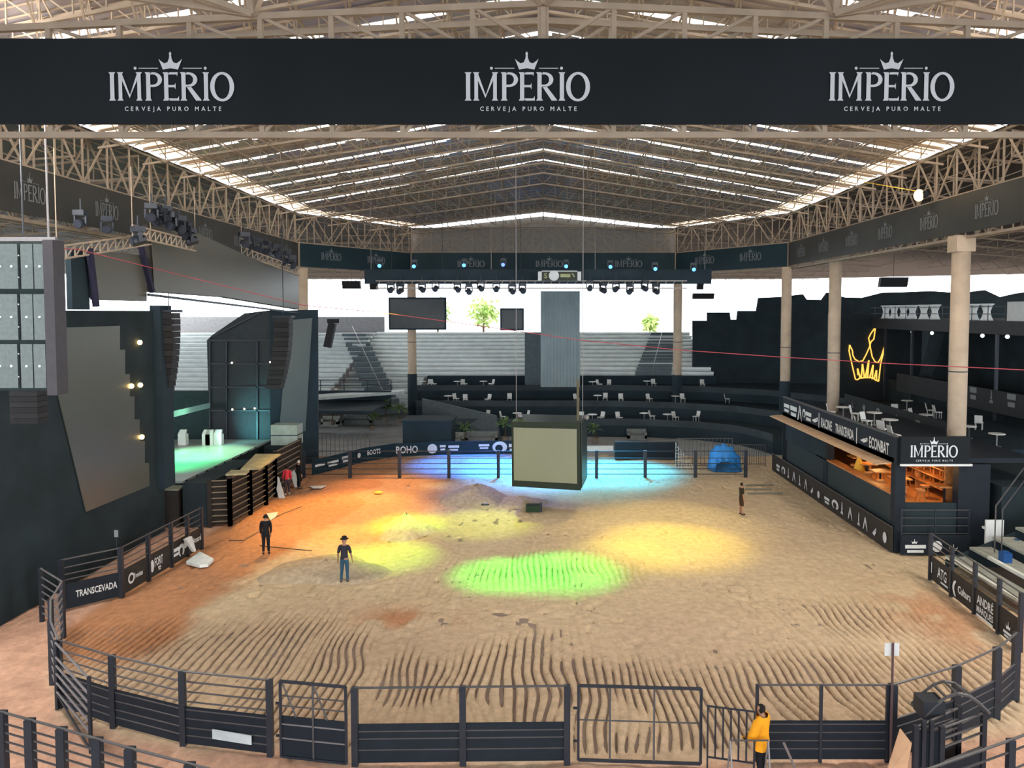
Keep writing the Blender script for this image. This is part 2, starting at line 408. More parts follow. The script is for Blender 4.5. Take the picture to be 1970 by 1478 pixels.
# main roof frames: one lattice truss per bay, purlins along the ridge
fy = [18, 22, 24, 28, 32, 36, 40, 44, 48, 52, 56, 60, 64, 68, 72, 75.5]
for y in fy:
    t = MB(); h = hw(y) - .2; n = 18
    for sgn in (-1, 1):
        top = [rp(sgn * h * k / n, y, -.12) for k in range(n + 1)]
        bot = [(p[0], y, p[2] - .75 - .5 * (1 - k / n)) for k, p in enumerate(top)]
        t.bar(top[0], top[-1], .07); t.bar(bot[0], bot[-1], .07)
        for k in range(n):
            t.bar(top[k], bot[k], .028); t.bar(bot[k], top[k + 1], .028)
            if k % 3 == 0: t.bar(top[k], (top[k][0], y + 1.0, top[k][2] - .9), .03)
    struct(t, 'roof_truss', TRUSS)
pu = MB(); yy_ = 17.2
while yy_ < 76.5:
    if all(abs(yy_ - q) > .45 for q in strips):
        for sgn in (-1, 1):
            h = hw(yy_) - .3; pu.bar(rp(0, yy_, -.1), rp(sgn * h, yy_, -.1), .035)
    yy_ += .78
struct(pu, 'roof_battens', TRUSS)
pl = MB()
for fr in (0, .08, .17, .25, .33, .42, .5, .58, .67, .75, .83, .92):
    for sgn in ((-1, 1) if fr else (1,)):
        for a, b in zip(fy, fy[1:]):
            p, q = rp(sgn * fr * hw(a), a, -.15), rp(sgn * fr * hw(b), b, -.15)
            pl.bar(p, q, .05)
            p2, q2 = (p[0], p[1], p[2] - 1.0), (q[0], q[1], q[2] - 1.0)
            pl.bar(p2, q2, .035 if fr else .07); pl.bar(p2, mix(p, q, .5), .022); pl.bar(mix(p, q, .5), q2, .022)
struct(pl, 'roof_purlins', TRUSS)

def lattice(t, A, B, z0, z1, n, r, rw, dep=0, zig=True):
    A, B = Vector((*A, 0)), Vector((*B, 0)); d = (B - A).normalized(); nr = Vector((-d.y, d.x, 0)) * dep
    if dep: A -= Vector((-d.y, d.x, 0)) * .25; B -= Vector((-d.y, d.x, 0)) * .25
    for o in ((Vector((0, 0, 0)), nr) if dep else (Vector((0, 0, 0)),)):
        for z in (z0, z1): t.bar(A + o + Vector((0, 0, z)), B + o + Vector((0, 0, z)), r)
        for k in range(n + 1):
            p = A.lerp(B, k / n) + o
            t.bar(p + Vector((0, 0, z0)), p + Vector((0, 0, z1)), rw)
            if k < n:
                q = A.lerp(B, (k + 1) / n) + o
                a, b = (p, q) if (k % 2 or not zig) else (q, p)
                t.bar(a + Vector((0, 0, z0)), b + Vector((0, 0, z1)), rw)
    if dep:
        for k in range(0, n + 1):
            p = A.lerp(B, k / n)
            for z in (z0, z1): t.bar(p + Vector((0, 0, z)), p + nr + Vector((0, 0, z)), rw)
def ring_truss(i):
    A, B = RING[i], RING[(i + 1) % 8]; L = math.dist(A, B); t = MB(); n = max(6, round(L / 2.0))
    lattice(t, A, B, 16.5, 18.9, n, .085, .05, -.9)
    lattice(t, A, B, 14.35, 16.5, n, .09, .045, -.5)
    struct(t, 'ring_truss', TRUSS)
for i in range(1, 8): ring_truss(i)
# near ring truss: shallow chord that rises to the middle above the big banner
t = MB(); xs = [-13 + 26 * k / 18 for k in range(19)]
def zc(x): return 16.98 - abs(x) * .045
for yy in (16.25, 17.2):
    t.bar((-13, yy, zc(13)), (0, yy, zc(0)), .09); t.bar((0, yy, zc(0)), (13, yy, zc(13)), .09)
    t.bar((-13, yy, 14.33 if yy < 17 else 15.2), (13, yy, 14.33 if yy < 17 else 15.2), .085)
    for k, x in enumerate(xs):
        t.bar((x, yy, 14.33 if yy < 17 else 15.2), (x, yy, zc(x)), .07 if yy < 17 else .04)
        if k < 18:
            x2 = xs[k + 1]; a, b = ((x, 16.05), (x2, zc(x2))) if x >= 0 else ((x2, 16.05), (x, zc(x)))
            t.bar((a[0], yy, a[1]), (b[0], yy, b[1]), .045)
            if yy < 17: t.bar((a[0], yy, 14.33), (a[0] + (.4 if x < 0 else -.4), yy, 14.8), .04)
t.bar((0, 16.35, 14.33), (0, 16.35, 18.6), .16)
for sx_ in (-1, 1):
    t.bar((0, 16.1, 16.95), (sx_ * 2.2, 14.6, 18.8), .1); t.bar((0, 16.1, 16.95), (sx_ * .9, 17.5, 18.8), .06)
    nx_ = sx_ * 5.9
    for dx, dy, dz in ((4.5, -1.2, 1.0), (7.5, .6, 1.25), (.3, 0, 2.4), (-.3, 1.5, 2.2), (6.5, -2.5, 1.6)):
        t.bar((nx_, 16.1, zc(nx_)), (nx_ + sx_ * dx, 16.1 + dy, zc(nx_) + dz), .085)
struct(t, 'ring_truss', TRUSS)
# upper lattice between near truss and first roof frames
t = MB(); lattice(t, (-13, 17.4), (13, 17.4), 17.6, 18.9, 20, .06, .035); struct(t, 'ring_truss', TRUSS)
# framing under the outer roof
for sgn in (-1, 1):
    t = MB()
    for k in range(10):
        y = 24 + k * 5.5; x1_ = 58; z0, z1 = 18.7, 15.3
        t.bar((sgn * 20.8, y, z0), (sgn * x1_, y, z1), .08); t.bar((sgn * 20.8, y, z0 - 1.1), (sgn * x1_, y, z1 - .5), .06)
        for j in range(16):
            a = j / 16; b = (j + 1) / 16
            pa = (sgn * (20.8 + 37.2 * a), y, z0 + (z1 - z0) * a); pb = (sgn * (20.8 + 37.2 * b), y, z0 + (z1 - z0) * b)
            t.bar((pa[0], y, pa[2] - 1.1 + .6 * a), pb, .035); t.bar(pa, (pa[0], y, pa[2] - 1.1 + .6 * a), .035)
    for j in range(9):
        x = sgn * (22 + j * 4.4); z = 18.65 - (abs(x) - 20.8) / 37.2 * 3.4
        t.bar((x, 20, z), (x, 92, z), .05); t.bar((x, 20, z - .8), (x, 92, z - .8), .035)
        for q in range(24): t.bar((x, 20 + q * 3, z - .8), (x, 21.5 + q * 3, z), .025); t.bar((x, 21.5 + q * 3, z), (x, 23 + q * 3, z - .8), .025)
    struct(t, 'roof_truss', TRUSS)
t = MB()
for k in range(9):
    y = 79 + k * 3.4; z = 18.7 - (y - 77) / 31 * 3.5
    t.bar((-40, y, z - .1), (40, y, z - .1), .07); t.bar((-40, y, z - .9), (40, y, z - .9), .05)
    for q in range(40): t.bar((-40 + q * 2, y, z - .9), (-39 + q * 2, y, z - .1), .03); t.bar((-39 + q * 2, y, z - .1), (-38 + q * 2, y, z - .9), .03)
struct(t, 'roof_truss', TRUSS)

# ------------------------------------------------------------------ ring banners
def banner(A, B, z0, z1, m, logos, label, lm, uw, vh, zb, shp=IMPS, sub=False):
    A3, B3 = Vector((*A, 0)), Vector((*B, 0)); d = (B3 - A3).normalized(); L = (B3 - A3).length
    nr = Vector((d.y, -d.x, 0))                                  # towards the middle when A->B runs clockwise seen from inside
    t = thing('fascia_banner', label, 'banner', ((A3 + B3) / 2 + Vector((0, 0, z0)))[:])
    b = MB(); b.prism([A3 + Vector((0, 0, z0)), B3 + Vector((0, 0, z0)), B3 + Vector((0, 0, z1)), A3 + Vector((0, 0, z1))], -nr * .06)
    b.build('vinyl_sheet', m, t)
    for s in logos:
        l = MB(); o = A3 + d * s + Vector((0, 0, zb)) + nr * .012
        l.flat(shp, o, d * uw, Vector((0, 0, vh))); l.build('crown_logo', lm, t)
    e = MB()
    for p in (A3, B3): e.bar(p + Vector((0, 0, z0 - .1)) + nr * .05, p + Vector((0, 0, z1)) + nr * .05, .035)
    e.build('edge_batten', TRUSS, t)
    return t
banner((-13, 16), (13, 16), 14.5, 16.2, BANNER, [13 - 7.5, 13 - .32, 13 + 7.03], 'wide black banner across the top of the view with three large silver crowned logos', LOGO, .565, .565, 14.96, IMP)
# sides: measured logo stations along the depth
Ls = [31.4, 36.9, 42.2, 47.6, 52.9, 58.2, 62.6]
banner((-20.5, 27.5), (-20.5, 65.5), 14.55, 16.45, BANNERG, [y - 27.5 for y in Ls], 'long charcoal banner running away along the left side above the stage screens', LOGOD, .43, .66, 15.1)
banner((20.5, 65.5), (20.5, 27.5), 14.55, 16.45, BANNERG, [65.5 - y for y in (36.3, 41.7, 47, 52.1, 57.3, 62.2)], 'long charcoal banner running away along the right side over the tall columns', LOGOD, .43, .66, 15.1)
banner((-13, 77), (13, 77), 14.3, 16.5, BANNERB, [5.9, 13.6, 21.4], 'blue-black banner across the far end behind the hanging light rig', LOGOD, .6, .62, 15.1)
banner((-20.5, 65.5), (-13, 77), 14.5, 16.45, BANNERB, [3.6, 9.0], 'short slanting banner at the far left corner of the ring', LOGOD, .5, .62, 15.2)
banner((13, 77), (20.5, 65.5), 14.5, 16.45, BANNERB, [4, 9.6], 'short slanting banner at the far right corner of the ring', LOGOD, .55, .66, 15.2)

# ------------------------------------------------------------------ columns
def column(x, y, r, ztop, zsl, label, square=False):
    t = thing('concrete_column', label, 'column', (x, y, 0), 'columns that carry the roof ring')
    m = MB(); m.tube((x, y, 0), (x, y, ztop), r, 20); m.build('shaft', CONC, t, True)
    if square: q = MB(); q.box((x, y, ztop - .35), (r * 2.15, r * 2.15, .8)); q.build('capital', CONC, t)
    if zsl: q = MB(); q.tube((x, y, 0), (x, y, zsl), r + .04, 20); q.build('black_sleeve', CLOTH2, t, label='black cloth sleeve round the foot of the column')
    q = MB(); q.tube((x, y, 7.7), (x, y, 7.76), r + .012, 20); q.build('strap', STEEL, t)
column(20.7, 38.8, .43, 14.4, 0, 'nearest cream column, rising behind the bar sign on the right', True)
column(21.1, 56.5, .43, 14.4, 3.4, 'second cream column from the right, left of the glowing crown')
column(20.3, 65.2, .42, 14.4, 4.9, 'cream column with black foot beside the far end of the bar')
column(13.2, 76.6, .42, 14.25, 4.5, 'cream column with black foot at the right end of the silver bleachers')
column(-12.9, 76.6, .42, 14.25, 4.6, 'cream column with black foot behind the left hanging screen')
column(-20.3, 66, .43, 14.4, 0, 'cream column rising behind the stage wing on the left')

# ------------------------------------------------------------------ stands at the far end
def bleacher(name, x0, x1, y0, z0, y1, z1, n, label, mt=ALU):
    t = thing(name, label, 'bleachers', ((x0 + x1) / 2, y0, z0))
    a, b = MB(), MB()
    for k in range(n):
        ya = y0 + (y1 - y0) * k / n; yb = y0 + (y1 - y0) * (k + 1) / n; za = z0 + (z1 - z0) * k / n; zb = z0 + (z1 - z0) * (k + 1) / n
        a.bb((x0, ya + .02, zb - .22), (x1, yb, zb)); b.bb((x0, ya + .1, za - .3), (x1, ya + .16, zb - .2))
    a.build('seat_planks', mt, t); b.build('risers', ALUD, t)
    return t
bt = bleacher('bleacher_stand', -22, 19.3, 88, 3.5, 104, 8.0, 11, 'silver bleacher stand stretching across the far end behind the dark terraces')
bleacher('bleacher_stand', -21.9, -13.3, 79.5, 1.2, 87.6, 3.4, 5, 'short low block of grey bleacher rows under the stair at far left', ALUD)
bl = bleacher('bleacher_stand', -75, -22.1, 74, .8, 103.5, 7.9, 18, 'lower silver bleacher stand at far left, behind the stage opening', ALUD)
def aisle(pts, t, n=14):
    s = MB(); r = MB()
    a, b, c, d = [V(p) for p in pts]          # a,b near edge; d,c far edge
    for k in range(n):
        p = a.lerp(d, k / n); q = b.lerp(c, k / n); p2 = a.lerp(d, (k + 1) / n); q2 = b.lerp(c, (k + 1) / n); z = p2.z
        s.add([(p.x, p.y, p.z - .2), (q.x, q.y, q.z - .2), (q.x, q.y, z), (p.x, p.y, z), (p2.x, p2.y, z), (q2.x, q2.y, z)], [(0, 1, 2, 3), (3, 2, 5, 4)])
    s.build('stair_aisle', AISLE, t); m0, m1 = (a + b) / 2, (c + d) / 2
    r.bar(m0 + Vector((0, 0, .95)), m1 + Vector((0, 0, .95)), .035)
    for k in range(6): p = m0.lerp(m1, k / 5); r.bar(p, p + Vector((0, 0, .95)), .03)
    r.build('handrail', RAILW, t)
aisle([AY(1222, 719, 87.6), AY(1292, 719, 87.6), AY(1300, 640, 103.6), AY(1254, 640, 103.6)], bt)
aisle([G(718, 795, 1.0), G(775, 790, 1.0), AY(700, 641, 103), AY(655, 641, 103)], bt)
# dark lounge terraces
def deck(path, z, name, back):
    n = len(path); b = MB(); pts = [(x, y, -.1) for x, y in path] + [(x, y, -.1) for x, y in back]
    b.prism(pts, (0, 0, z + .1)); struct(b, name, CLOTH2)
    p = MB()
    for (a, c) in zip(path, path[1:]):
        p.prism([(*a, z), (*c, z), (*c, z + .55), (*a, z + .55)], (0, .08, 0))
    return p
def arc(cx, cy, r, a0, a1, n=8): return [(cx + r * math.cos(math.radians(a0 + (a1 - a0) * i / n)), cy + r * math.sin(math.radians(a0 + (a1 - a0) * i / n))) for i in range(n + 1)]
D1 = [(-11, 66.5), (1, 66)] + arc(8, 60, 6, 90, 10) ; D1 = [(-11, 66.5)] + [(3, 66.5), (9, 66.0), (13, 64.6), (15.6, 62.4), (16.6, 60.2), (17.2, 58)]
D2 = [(-12, 73), (6, 73), (12, 71.6), (17, 69), (20, 65), (21.4, 60), (22, 54)]
D3 = [(-13, 80), (8, 80), (16, 78.5), (22, 75), (26, 69), (28, 62), (29, 54)]
PAR = mat('slate_terrace_front', (.042, .056, .066), .7, 0, .2, .6)
for path, z, nm, col in ((D1, 1.0, 'terrace_1', PAR), (D2, 1.8, 'terrace_2', PAR), (D3, 2.6, 'terrace_3', PAR)):
    p = deck(path, z, nm, [(32, 54), (32, 88), (-13, 88)]); struct(p, 'terrace_parapet', col)
b = MB(); b.bb((-13, 87, 0), (19.3, 87.9, 3.5)); struct(b, 'wall_far', CLOTH2)
b = MB(); b.bb((1.2 - 3.8, 66.4, .02), (1.2, 72.8, .5)); struct(b, 'terrace_ramp', mat('ramp_grey', (.08, .10, .11), .8))
def curtain(x0, x1, y, z0, z1, label):
    b = MB(); n = 60; pts = []
    for k in range(n + 1): pts.append((x0 + (x1 - x0) * k / n, y + .05 * math.sin(k * 1.25), 0))
    for p, q in zip(pts, pts[1:]):
        b.quad((p[0], p[1], z0), (q[0], q[1], z0), (q[0], q[1], z1), (p[0], p[1], z1))
        b.quad((p[0], p[1] + .06, z0), (q[0], q[1] + .06, z0), (q[0], q[1] + .06, z1), (p[0], p[1] + .06, z1))
    single(b, 'hanging_curtain', mat('grey_curtain', (.26, .32, .34), .8, 0, .1, .5), label, 'curtain')
a, c = AY(1040, 745, 74), AY(1116, 560, 74); curtain(a.x, c.x, 74, a.z, c.z, 'tall grey pleated curtain hanging in the middle of the far end')
a, c = AY(1010, 770, 87), AY(1042, 640, 87); b = MB(); b.bb((a.x, 86.2, a.z), (c.x, 86.95, c.z)); single(b, 'grey_stair_tower', AISLE, 'narrow grey panel left of the hanging curtain at the far end', 'wall panel', base=(a.x, 86.7, a.z))
# stepped black wall at the right behind the terraces
prof = [(1333, 740), (1333, 617), (1361, 617), (1361, 601), (1404, 601), (1406, 615), (1418, 615), (1420, 598), (1456, 598), (1460, 573), (1505, 571), (1520, 569), (1545, 566), (1552, 576), (1582, 577), (1592, 563), (1625, 572), (1660, 573), (1700, 563), (1740, 562), (1790, 560), (1850, 564), (1895, 558), (1925, 572), (1955, 565), (2040, 552), (2040, 760)]
b = MB(); pp = [AY(x, y, 90) for x, y in prof]; b.prism([pp[0]] + pp[1:-1] + [pp[-1]], (0, .5, 0))
pp0 = AY(1333, 740, 90); b.bb((pp0.x, 89.9, 0), (62, 90.5, 3))
struct(b, 'wall_right_far', CLOTH)
b = MB(); b.bb((-90, 108, 0), (-22, 108.6, 10.0)); b.bb((-22, 107.6, 0), (20, 108, 7.6)); struct(b, 'wall_far_back', mat('pale_boundary_wall', (.35, .36, .38), .8))

# ------------------------------------------------------------------ fences
def fence(path, label, rails, h=1.85, board=0, bm=BOARD, posts=None, group=None, rm=RAIL, pr=.05, pm=STEEL, name='pipe_fence', rail_r=.024, hidden_first=False):
    """run of pipe fence along world points; posts at every vertex"""
    p3 = [Vector((p[0], p[1], 0)) for p in path]; mid = p3[len(p3) // 2]
    t = thing(name, label, 'fence', mid[:], group)
    for z in rails:
        m = MB()
        for a, b in zip(p3, p3[1:]): m.tube(a + Vector((0, 0, z)), b + Vector((0, 0, z)), rail_r if z < h - .02 else rail_r * 1.25, 6)
        m.build('rail', rm, t)
    if board:
        for a, b in zip(p3, p3[1:]):
            m = MB(); d = (b - a).normalized(); nr = Vector((-d.y, d.x, 0)) * .012
            m.prism([a + nr + Vector((0, 0, .04)), b + nr + Vector((0, 0, .04)), b + nr + Vector((0, 0, board)), a + nr + Vector((0, 0, board))], nr * -2)
            m.build('board', bm, t)
    for p in p3:
        m = MB(); m.box((p.x, p.y, h / 2 - .02), (pr * 2, pr * 2, h + .06)); m.build('post', pm, t)
    return t
R7 = [.28, .52, .76, 1.0, 1.28, 1.56, 1.85]
Z = 1.85
fl = [G(x, y, Z) for x, y in ((112, 1232), (215, 1262), (350, 1292), (518, 1309))]
fence(fl, 'curved black pipe fence at lower left with a pale patch on its boards', [.25, .45, .68, .9, 1.1, 1.35, 1.6, Z], board=.98, pr=.07)
# gate with diagonal braces
def bracegate(A, B, label, braces, rails, board, low=0, h=Z, diag=True):
    t = thing('pipe_gate', label, 'gate', ((A + B) / 2)[:2] + (0,))
    d = (B - A).normalized(); A = Vector((A.x, A.y, 0)); B = Vector((B.x, B.y, 0))
    A2, B2 = A + d * .12, B - d * .12; up = Vector((0, 0, 1))
    f = MB()
    for p, q in ((A2 + up * low, A2 + up * h), (B2 + up * low, B2 + up * h), (A2 + up * low, B2 + up * low), (A2 + up * h, B2 + up * h)): f.bar(p, q, .042)
    f.build('gate_frame', STEEL, t)
    for z in rails: m = MB(); m.tube(A2 + up * z, B2 + up * z, .02); m.build('rail', RAILW if board and z < board else RAIL, t)
    if board: m = MB(); m.prism([A2 + up * low, B2 + up * low, B2 + up * board, A2 + up * board], Vector((-d.y, d.x, 0)) * .03); m.build('board', BOARD, t)
    for fr in braces: m = MB(); q = A2.lerp(B2, fr); m.bar(q + up * low, q + up * h, .03); m.build('upright', RAIL, t)
    if diag:
        for fr in (0.02, .5): m = MB(); q = A2.lerp(B2, fr); r = A2.lerp(B2, fr + .22); m.tube(q + up * h, r + up * (board or low), .022); m.build('brace', RAIL, t)
    for z in (.5, 1.3): m = MB(); m.tube(A + up * z, A2 + up * z, .035); m.build('hinge', STEEL, t)
    return t
bracegate(G(530, 1310, Z), G(674, 1323, Z), 'black gate with slanting braces set in the near fence left of centre', [.5], [.45, .8, 1.25, 1.5], 1.0)
fc = [G(x, y, Z) for x, y in ((682, 1324), (890, 1322), (1091, 1320))]
fence(fc, 'straight black boarded fence at bottom centre of the ring', [.35, .62, .8, Z], board=.98, pr=.075)
bracegate(G(1103, 1319, Z), G(1359, 1326, Z), 'tall open wire gate at bottom centre, beside the person in orange', [.26, .62], [1.02], 0, .04, diag=False)
fr_ = [G(x, y, Z) for x, y in ((1457, 1318), (1580, 1318), (1708, 1318))]
fence(fr_, 'black boarded fence section right of the person in orange', [.3, .5, .7, .9, Z], board=.98, pr=.035)
fr2 = [G(x, y, Z) for x, y in ((1718, 1318), (1841, 1282), (1919, 1247), (1956, 1218))]
fence(fr2, 'curved black fence at lower right climbing to the sponsor boards', [.3, .55, .8, 1.0, Z], board=1.0, pr=.085)
# short barrier with upright bars
t = thing('bar_barrier', 'small barrier of thin upright bars left of the person in orange', 'barrier', (4.4, 17.2, 0))
A, B = G(1362, 1353, 1.72), G(1452, 1364, 1.72)
for z in (.45, 1.65): m = MB(); m.tube((A.x, A.y, z), (B.x, B.y, z), .025); m.build('rail', STEEL, t)
for k in range(7): p = A.lerp(B, k / 6); m = MB(); m.tube((p.x, p.y, .0 if k in (0, 6) else .45), (p.x, p.y, 1.66), .022); m.build('upright', STEEL, t)
# little frame leaning near the person's feet
t = thing('steel_trestle', 'low steel trestle in front of the orange jacket at the bottom edge', 'trestle', (4.7, 16.2, 0))
a, b = G(1405, 1425, 1.1), G(1478, 1425, 1.1)
m = MB(); m.tube(a, b, .022); m.build('top_bar', RAIL, t)
for p in (a, b):
    for dy in (-.3, .3): m = MB(); m.tube(p, (p.x, p.y + dy, 0), .02); m.build('leg', RAILW, t)
for k, (x, y) in enumerate(((1512, 1430), (1533, 1478))): pass
b = MB(); b.tube(G(1508, 1430, 1.0), G(1535, 1490, .02), .03); single(b, 'prop_pole', RAILW, 'bare steel prop leaning against the fence right of the orange jacket', 'pole')
# open gate on the left
t = thing('open_gate', 'open steel gate with seven slanting pale rails swung out at far lower left', 'gate', (-12, 19.6, 0))
A, B = G(106, 1236, Z), G(171, 1306, Z)
for z in (.5, .75, 1.0, 1.22, 1.45, Z): m = MB(); m.tube((A.x, A.y, z), (B.x, B.y, z), .028); m.build('rail', RAILW, t)
for p in (A, B): m = MB(); m.bar((p.x, p.y, 0), (p.x, p.y, 1.9), .05); m.build('post', STEEL, t)
m = MB(); m.tube((A.x, A.y, .45), (B.x, B.y, .05), .025); m.build('brace', STEEL, t)
# left end of the ring
fe = [G(x, y, Z) for x, y in ((112, 1232), (97, 1195), (97, 1155), (119, 1119), (78, 1094))]
fence(fe, 'bent corner of bare steel rails at the left end of the ring', [.3, .55, .8, 1.05, 1.3, 1.56, Z], rm=RAILW, pr=.06)
def logo_marks(A, B, z0, items, parent, m=WHITE, th=.035, flip=False):
    """items: (fraction along A->B, text or shape key, letter height, x stretch, base height)"""
    A = Vector((A.x, A.y, 0)); B = Vector((B.x, B.y, 0)); d = (B - A).normalized(); L = (B - A).length
    nr = d.cross(Vector((0, 0, 1)))
    for fr, key, h, xs_, zb in items:
        s = MB(); o = A + d * (L * fr) + Vector((0, 0, z0 + zb)) + nr * th
        if key == 'disc': shp = (ringpts(.5, .5, .5, .5, 16)[:-1], [tuple(range(16))])
        elif key == 'ring': shp = band(ringpts(.5, .5, .5, .5, 20), ringpts(.5, .5, .3, .3, 20))
        elif key == 'hook': shp = band(ringpts(.5, .5, .5, .5, 20, -60, 250), ringpts(.45, .42, .26, .3, 20, -60, 250))
        elif key == 'paren': shp = band(ringpts(.7, .5, .7, .6, 14, 110, 250), ringpts(.8, .5, .5, .5, 14, 115, 245))
        elif key == 'crown': shp = crown2d(.5, 0, 1.2)
        elif key == 'tower': shp = join2d([poly((.2, 0), (.8, 0), (.65, .25), (.35, .25)), poly((.38, .3), (.62, .3), (.55, 1), (.45, 1))])
        elif key == 'peak': shp = join2d([poly((0, 0), (.2, 0), (.55, 1), (.4, 1)), poly((.5, .6), (.9, 0), (1, 0), (.6, 1))])
        elif key == 'leaf': shp = join2d([poly((0, .2), (.5, 0), (1, .5), (.5, .7)), poly((.6, .75), (1, .6), (.9, 1))])
        elif key == 'bars': shp = join2d([poly((0, .55), (1, .55), (1, 1), (0, 1)), poly((.1, 0), (.9, 0), (.9, .35), (.1, .35))])
        elif key == 'block': shp = poly((0, 0), (1, 0), (1, 1), (0, 1))
        else: shp = text2d(key, .02)
        ux = (-xs_ * L / width(shp)) if xs_ < 0 else h * xs_
        s.flat(shp, o, d * ux, Vector((0, 0, h))); s.build('sponsor_mark', m, parent)
# left sponsor fence
A, B, C3 = G(120, 1176), G(234, 1148), G(388, 1055)
t1 = fence([A, B], 'short left fence section carrying the white TRANSCEVADA board', [1.1, 1.3, 1.55, Z], board=.95, pr=.08)
logo_marks(A, B, 0, [(.22, 'TRANSCEVADA', .24, -.70, .40)], t1)
mids = [B.lerp(C3, f) for f in (0, .30, .58, .80, 1)]
t2 = fence(mids, 'long left fence with several white sponsor marks, leading to the chutes', [1.1, 1.35, 1.6, Z], board=.98, bm=BROWNB, pr=.07)
logo_marks(B, C3, 0, [(.06, 'ring', .42, 1, .3), (.12, 'Trevisan', .20, -.10, .42), (.31, 'disc', .5, .5, .25), (.36, 'FORT', .34, -.10, .42), (.40, 'bars', .15, 1.4, .2), (.58, 'bars', .34, 1.6, .35), (.66, 'hook', .55, .9, .2), (.73, 'disc', .4, .8, .45), (.86, 'Amaral', .24, -.12, .45)], t2)
# right sponsor fence
A, B = G(1789, 1114), G(1962, 1252)
pts = [A.lerp(B, f) for f in (0, .28, .55, .80, 1)]
t = fence(pts, 'right fence of sponsor boards with white marks beside the grey steps', [1.15, 1.4, 1.62, Z], board=.98, bm=BROWNB, pr=.06)
logo_marks(A, B, 0, [(.03, 'l', .4, 1, .35), (.115, 'ATG', .40, -.12, .36), (.16, 'block', .07, 9, .2), (.31, 'paren', .55, .9, .15), (.375, 'Cultura', .27, -.15, .36), (.59, 'ANDRÉ', .30, -.17, .52), (.59, 'MARQUES', .22, -.17, .22), (.59, 'block', .08, -.17, .07), (.88, 'crown', .35, .9, .4), (.86, 'bars', .2, 2.6, .12)], t)
# far fence
fy_ = 50.0
xs_ = [-15.5, -12.5, -9.3, -6.1, -2.9, .3, 3.45, 6.6, 9.85, 13.1]
p = [(x, fy_) for x in xs_]
fence(p, 'straight steel fence across the far side of the sand, lit blue in the middle', [.2, .55, .9, 1.25, 1.7], h=1.75, pr=.10, rm=STEEL)
p = [(13.1, fy_), (15.6, 47), (15.6, 44)]
# crowd barrier at far right with the blue cover behind it
def barrier(x0, x1, y, label, h=1.5):
    t = thing('crowd_barrier', label, 'barrier', ((x0 + x1) / 2, y, 0)); f = MB(); b = MB()
    for a, c in (((x0, y, .15), (x1, y, .15)), ((x0, y, h), (x1, y, h)), ((x0, y, 0), (x0, y, h)), ((x1, y, 0), (x1, y, h))): f.tube(a, c, .03)
    for k in range(1, 14): xx = x0 + (x1 - x0) * k / 14; b.tube((xx, y, .15), (xx, y, h), .018)
    f.build('frame', RAIL, t); b.build('infill_bars', RAIL, t)
barrier(9.2, 13.0, 53.2, 'tall barred barrier at the far right in front of the blue cover', 2.0)
barrier(13.2, 15.4, 53.6, 'short barred barrier at the far right corner behind the standing man')
barrier(-17.0, -12.6, 56.2, 'green-tinted barred barrier at far left beside the stage wing', 1.9)
b = MB(); n = 16; c0 = G(1388, 903); vs = []
for j in range(11):
    q = j / 10; prof_ = max(.05, math.sin(math.pi * min(1, q * 1.15 + .06)) ** .55)
    for i in range(n + 1):
        a = math.pi * i / n; rr = 1 + .07 * math.sin(i * 2.1 + j * 1.3) + .05 * math.sin(j * 2.7)
        vs.append((c0.x + math.cos(a) * .95 * rr * (.55 + .45 * prof_) + .35 * (1 - math.sin(a)) * (1 if math.cos(a) > 0 else .2), c0.y - .9 + q * 2.0, max(0, (math.sin(a) ** .7) * 1.7 * rr * prof_)))
b.add(vs, [(j * (n + 1) + i, j * (n + 1) + i + 1, (j + 1) * (n + 1) + i + 1, (j + 1) * (n + 1) + i) for j in range(10) for i in range(n)])
k0 = len(b.v); b.f.append(tuple(range(n + 1))); b.f.append(tuple(10 * (n + 1) + i for i in range(n + 1)))
single(b, 'covered_equipment', mat('blue_tarpaulin', (.03, .27, .75), .45, 0, .2, 2, .4), 'bright blue tarpaulin draped over equipment at the far right of the ring', 'tarpaulin', smooth=True)
# far sponsor boards behind the far fence
pth = [G(600, 915), G(652, 902), G(700, 889), G(760, 879), G(860, 875), G(992, 873)]
t = thing('sponsor_boards', 'curved line of dark sponsor boards behind the far fence on the left', 'board', pth[3][:])
for a, b_ in zip(pth, pth[1:]):
    m = MB(); m.prism([a, b_, b_ + Vector((0, 0, 1.0)), a + Vector((0, 0, 1.0))], (0, .06, 0)); m.build('board', mat('teal_black_board', (.012, .03, .04), .6), t)
def seg(i, items): logo_marks(pth[i], pth[i + 1], 0, items, t)
seg(0, [(.1, 'block', .15, 6, .5), (.55, 'bars', .35, 3, .3)]); seg(1, [(.1, 'bars', .42, 2.4, .35), (.72, 'disc', .35, 1, .4)])
seg(2, [(.1, 'BOOTS', .35, .7, .45)]); seg(3, [(.02, 'BOHO', .52, .75, .25), (.62, 'disc', .72, 1, .14), (.86, 'bars', .4, 1.1, .35)])
seg(4, [(.02, 'bars', .4, 2, .3), (.46, 'bars', .36, 2.2, .4), (.9, 'hook', .85, 1.2, .1)][:2]); seg(4, [(.66, 'hook', .85, 1.3, .1), (.90, 'bars', .55, 1.2, .2)])
b = MB(); q = G(1183, 884); q2 = G(1304, 884); b.bb((q.x, q.y, 0), (q2.x, q.y + .5, 1.25)); single(b, 'dark_crate', BOARD, 'long low black box behind the far fence right of the hanging screen', 'box')
for k, (x0, x1) in enumerate(((1118, 1180),)):
    q = G(x0, 868); q2 = G(x1, 868); b = MB(); b.bb((q.x, q.y, 0), (q2.x, q.y + .4, .35)); single(b, 'low_platform', ALU, 'low pale platform behind the far fence beside the hanging screen', 'platform')
